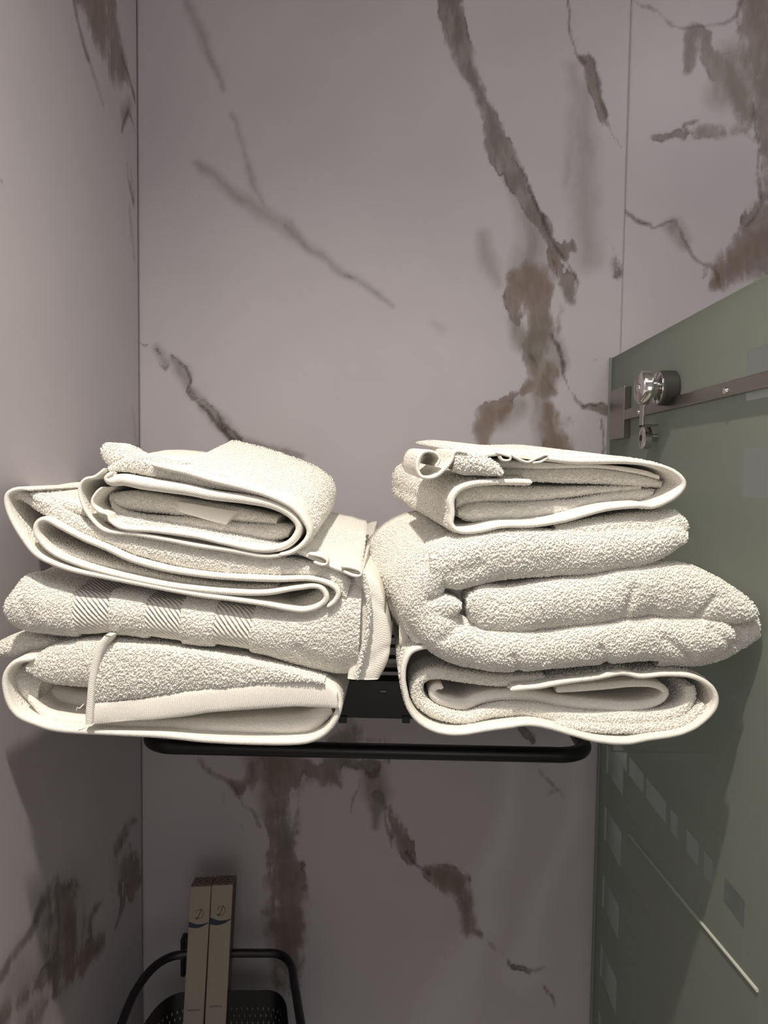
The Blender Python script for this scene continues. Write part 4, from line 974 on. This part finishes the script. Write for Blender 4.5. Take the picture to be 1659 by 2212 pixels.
# ================= right stack, top towel
t = towel('folded_towel', 1180, 1140, RF, 'top towel of the right stack, open-ended fold with a curled corner')
sheet('outer_wrap', t, [(1150, 1042), (1120, 1041), (1045, 1042), (1010, 1048), (988, 1060), (976, 1080), (977, 1110), (976, 1134), (992, 1147), (1030, 1147), (1085, 1136), (1151, 1134), (1220, 1123), (1310, 1099), (1382, 1092), (1410, 1094), (1438, 1084), (1466, 1066), (1479, 1046), (1471, 1030), (1450, 1015), (1410, 1003), (1353, 996), (1295, 996), (1238, 996), (1180, 990), (1125, 984), (1080, 980), (1040, 984)],
      half=[7, 7, 7, 7, 7, 7, 6, 6, 6, 6, 6, 6, 6, 6, 6, 6, 6, 6, 5, 5, 5, 5, 6, 6, 6, 6, 6, 5, 4], Yf=RF - .008, L=.27, pd=.3, hem=.011, seed=61, disp=.0004, wob=.0007, shift=(-.055, .02))
sheet('inner_roll', t, T=[(990, 1104), (1010, 1090), (1045, 1084), (1100, 1086), (1220, 1080), (1310, 1066), (1380, 1058), (1415, 1058)], B=[(990, 1114), (1008, 1124), (1060, 1130), (1150, 1124), (1230, 1112), (1310, 1096), (1380, 1086), (1406, 1076)], Yf=RF + .016, L=.22, seed=62, disp=.0008, shift=(-.05, .02))
sheet('inner_roll', t, T=[(986, 1074), (1005, 1056), (1050, 1052), (1150, 1054), (1280, 1052), (1385, 1050)], B=[(986, 1096), (1005, 1094), (1045, 1086), (1150, 1084), (1280, 1068), (1385, 1058)], Yf=RF + .020, L=.22, seed=63, disp=.0006, mat=TERRYF, shift=(-.05, .02))
sheet('inner_layer', t, T=[(1080, 1012), (1200, 1010), (1300, 1010), (1390, 1026), (1430, 1040)], B=[(1090, 1034), (1200, 1040), (1300, 1044), (1390, 1052), (1430, 1052)], Yf=RF + .018, L=.22, seed=64, disp=.0006, mat=TERRYF, shift=(-.05, .02))
sheet('inner_layer', t, T=[(1060, 992), (1200, 1000), (1300, 1004), (1390, 1014), (1425, 1026)], B=[(1070, 1012), (1200, 1012), (1300, 1012), (1390, 1026), (1425, 1036)], Yf=RF + .012, L=.22, seed=65, disp=.0005, mat=TERRYF, shift=(-.05, .02))
sheet('curled_corner', t, T=[(984, 978), (1010, 974), (1045, 984), (1074, 1000), (1088, 1020)], B=[(980, 1012), (1000, 1022), (1030, 1024), (1060, 1026), (1086, 1026)], Yf=RF - .012, L=.08, nose=.7, seed=66, disp=.0011, wob=.001)
sheet('curled_corner', t, [(1010, 978), (984, 976), (976, 994), (962, 1012), (938, 1030), (912, 1030), (902, 1014), (905, 990), (918, 976), (940, 978), (950, 992), (942, 1008)], half=[3, 4, 4, 4, 4, 4, 4, 4, 4, 3, 3, 2.5], Yf=RF - .013, L=.10, hem=.007, seed=67, disp=.0003, wob=.0004, shift=(-.012, .004))
sheet('frayed_hem', t, [(1072, 978), (1090, 982), (1104, 990), (1088, 994), (1078, 984)], half=2.5, Yf=RF - .015, L=.010, seed=68, disp=.0002, wob=.0002, mat=WOVEN)
sheet('frayed_hem', t, [(1106, 984), (1140, 998), (1160, 990), (1184, 984), (1172, 996), (1150, 1000)], half=2.5, Yf=RF - .014, L=.010, seed=69, disp=.0002, wob=.0002, mat=WOVEN)

# ------------------------------------------------------------------ basket and boxes at the bottom left
ZR = CAMZ - .757
bk = empty('wire_basket', (-.28, DW - .002, ZR - .06), 'black perforated wall basket below the rack, holding the narrow boxes', 'basket')
rim = [atZ(*p, ZR) for p in [(245, 2250), (262, 2212), (276, 2176), (292, 2142), (312, 2112), (336, 2086), (364, 2069), (392, 2062), (440, 2060), (500, 2059), (560, 2059), (598, 2060), (618, 2070), (630, 2088), (634, 2112), (640, 2150), (648, 2200), (656, 2250)]]
R2, _ = resample(np.array([[p[0], p[1], p[2]] for p in rim]), 70)
MB().tube([tuple(p) for p in R2], .0062, 14).build('rim', BLACK, bk, True)
bp_ = [Vector((p[0], p[1], ZR)) for p in R2[4:-4]]
cxb = sum(p.x for p in bp_) / len(bp_)
# perforated sides: strip hanging inside the rim, holes left open
ZS1, ZS0 = ZR - .056, ZR - .20
V = []; F = []; nk = 220
P3 = resample(np.array([[cxb + (p.x - cxb) * .93 , min(p.y, DW - .012) - .006, 0] for p in bp_]), nk + 1)[0]
nh = 26
for j in range(nh + 1):
    z = ZS1 + (ZS0 - ZS1) * j / nh
    for i in range(nk + 1): V.append((P3[i, 0], P3[i, 1], z))
for j in range(nh):
    for i in range(nk):
        if 4 < j < 14 and j % 2 == 1 and (i + (j // 2 % 2) * 2) % 4 == 0: continue
        a_ = j * (nk + 1) + i; F.append((a_, a_ + 1, a_ + nk + 2, a_ + nk + 1))
me = mesh('perforated_side', V, F); o = link('perforated_side', me, BLACK, bk, False)
md = o.modifiers.new('thick', 'SOLIDIFY'); md.thickness = .001
xs = [p.x for p in bp_]
MB().box((cxb - .10, 1.0, ZS0 - .002), (cxb + .10, DW - .016, ZS0), 0).build('base', BLACK, bk)
xa1, xa2 = atY(374, 2100, DW - .02)[0], atY(404, 2100, DW - .02)[0]
MB().box((xa1 + .012, DW - .02, ZR - .10), (xa2 - .004, DW - .0005, ZR - .034), .002).build('wall_mount', BLACK, bk)
YBX = 1.085
for nm, xl, xr, ytl, ytr, xbl, xbr, lab in (('left', 412, 456, 1916, 1914, 395, 441, 'left one of two narrow cream boxes with a script letter and blue swoosh'), ('right', 457.5, 503, 1913, 1911, 442.5, 490, 'right one of two narrow cream boxes with a script letter and blue swoosh')):
    a0, a1 = atY(xl, ytl, YBX), atY(xr, ytr, YBX); b0, b1 = atY(xbl, 2212, YBX), atY(xbr, 2212, YBX)
    ux = Vector(a1 - a0).normalized(); w_ = (Vector(a1 - a0)).length; dz_ = Vector(b0 - a0).normalized(); ln = .334; dpt = .026
    bx = empty('tall_box', tuple(Vector(a0) + dz_ * ln), lab, 'box', 'narrow cream boxes in the basket')
    M = Matrix((( ux.x, 0, -dz_.x, a0[0]), (ux.y, 1, -dz_.y, a0[1]), (ux.z, 0, -dz_.z, a0[2]), (0, 0, 0, 1)))
    MB().box((0, 0, -ln), (w_, dpt, 0), .0006, M).build('carton', CARD, bx)
    MB().box((.0004, .0004, .0001), (w_ - .0004, dpt - .0004, .0008), 0, M).build('patterned_end', LACE, bx)
    rings = MB()
    for i in range(3):
        for j in range(2):
            c_ = (w_ * (i + .5) / 3, dpt * (j + .5) / 2)
            for rr_ in (.0052, .003):
                P = [M @ Vector((c_[0] + rr_ * math.cos(k * math.pi / 8), c_[1] + rr_ * math.sin(k * math.pi / 8), .0010)) for k in range(16)]
                rings.tube(P, .00045, 5, True)
    rings.build('ring_pattern', simple('cream_ink', (.30, .25, .22), .6), bx)
    if nm == 'right':
        MB().box((w_, .0005, -ln), (w_ + .0004, dpt - .0005, -.001), 0, M).build('patterned_side', LACE, bx)
    # blue swoosh
    V = []; F = []; z0s = -(2000 - ytl) * YBX / FPX if nm == 'left' else -(1990 - ytr) * YBX / FPX
    th_ = .0068 if nm == 'left' else .0084
    for i in range(25):
        u = i / 24; mid = z0s - .0062 * math.sin(math.pi * min(1, u * .9 + .1) * .92) * 1.0 + .0015 * u
        h_ = th_ * (1 - u) ** .75 * .62 + .0002
        V += [M @ Vector((w_ * u, -.0004, mid + h_)), M @ Vector((w_ * u, -.0004, mid - h_))]
        if i: k = 2 * i; F.append((k - 2, k - 1, k + 1, k))
    link('blue_swoosh', mesh('blue_swoosh', V, F), BLUE, bx, False)
    # script capital D
    g = MB(); zc = z0s + .0135; sc_ = .0138; ox = w_ * .52
    st1 = [(-.62, .05), (-.66, .28), (-.48, .46), (-.1, .5), (.3, .5), (.62, .30), (.66, -.02), (.48, -.36), (.15, -.5), (-.05, -.5)]
    st2 = [(.28, .6), (.12, .3), (-.05, 0), (-.2, -.3), (-.38, -.52), (-.62, -.55), (-.72, -.46), (-.6, -.38), (-.35, -.44), (-.1, -.5)]
    for st_, rw in ((st1, .00028), (st2, .00042)):
        S_, _ = resample(np.array([[a_, b_x, 0] for a_, b_x in st_]), 40)
        g.tube([M @ Vector((ox + p[0] * sc_ * .62, -.0003, zc + p[1] * sc_)) for p in S_], rw, 6)
    g.build('letter', INK, bx)
    g = MB(); zq = -(2197 - ytl if nm == 'right' else 2206 - ytl) * YBX / FPX
    x_ = w_ * .2
    for k in range(9):
        h_ = .0013 * (1.5 if k in (3, 5) else 1); 
        g.box((x_, -.0005, zq - .0013), (x_ + .0005, -.0001, zq + h_), 0, M); g.box((x_, -.0005, zq + h_ * .5), (x_ + .0013, -.0001, zq + h_ * .5 + .0004), 0, M); x_ += .0022
    g.build('small_print', INK, bx)
print('pile', NPILE, 'tris', sum(len(o.data.loop_triangles) or len(o.data.polygons) * 2 for o in bpy.data.objects if o.type == 'MESH'))
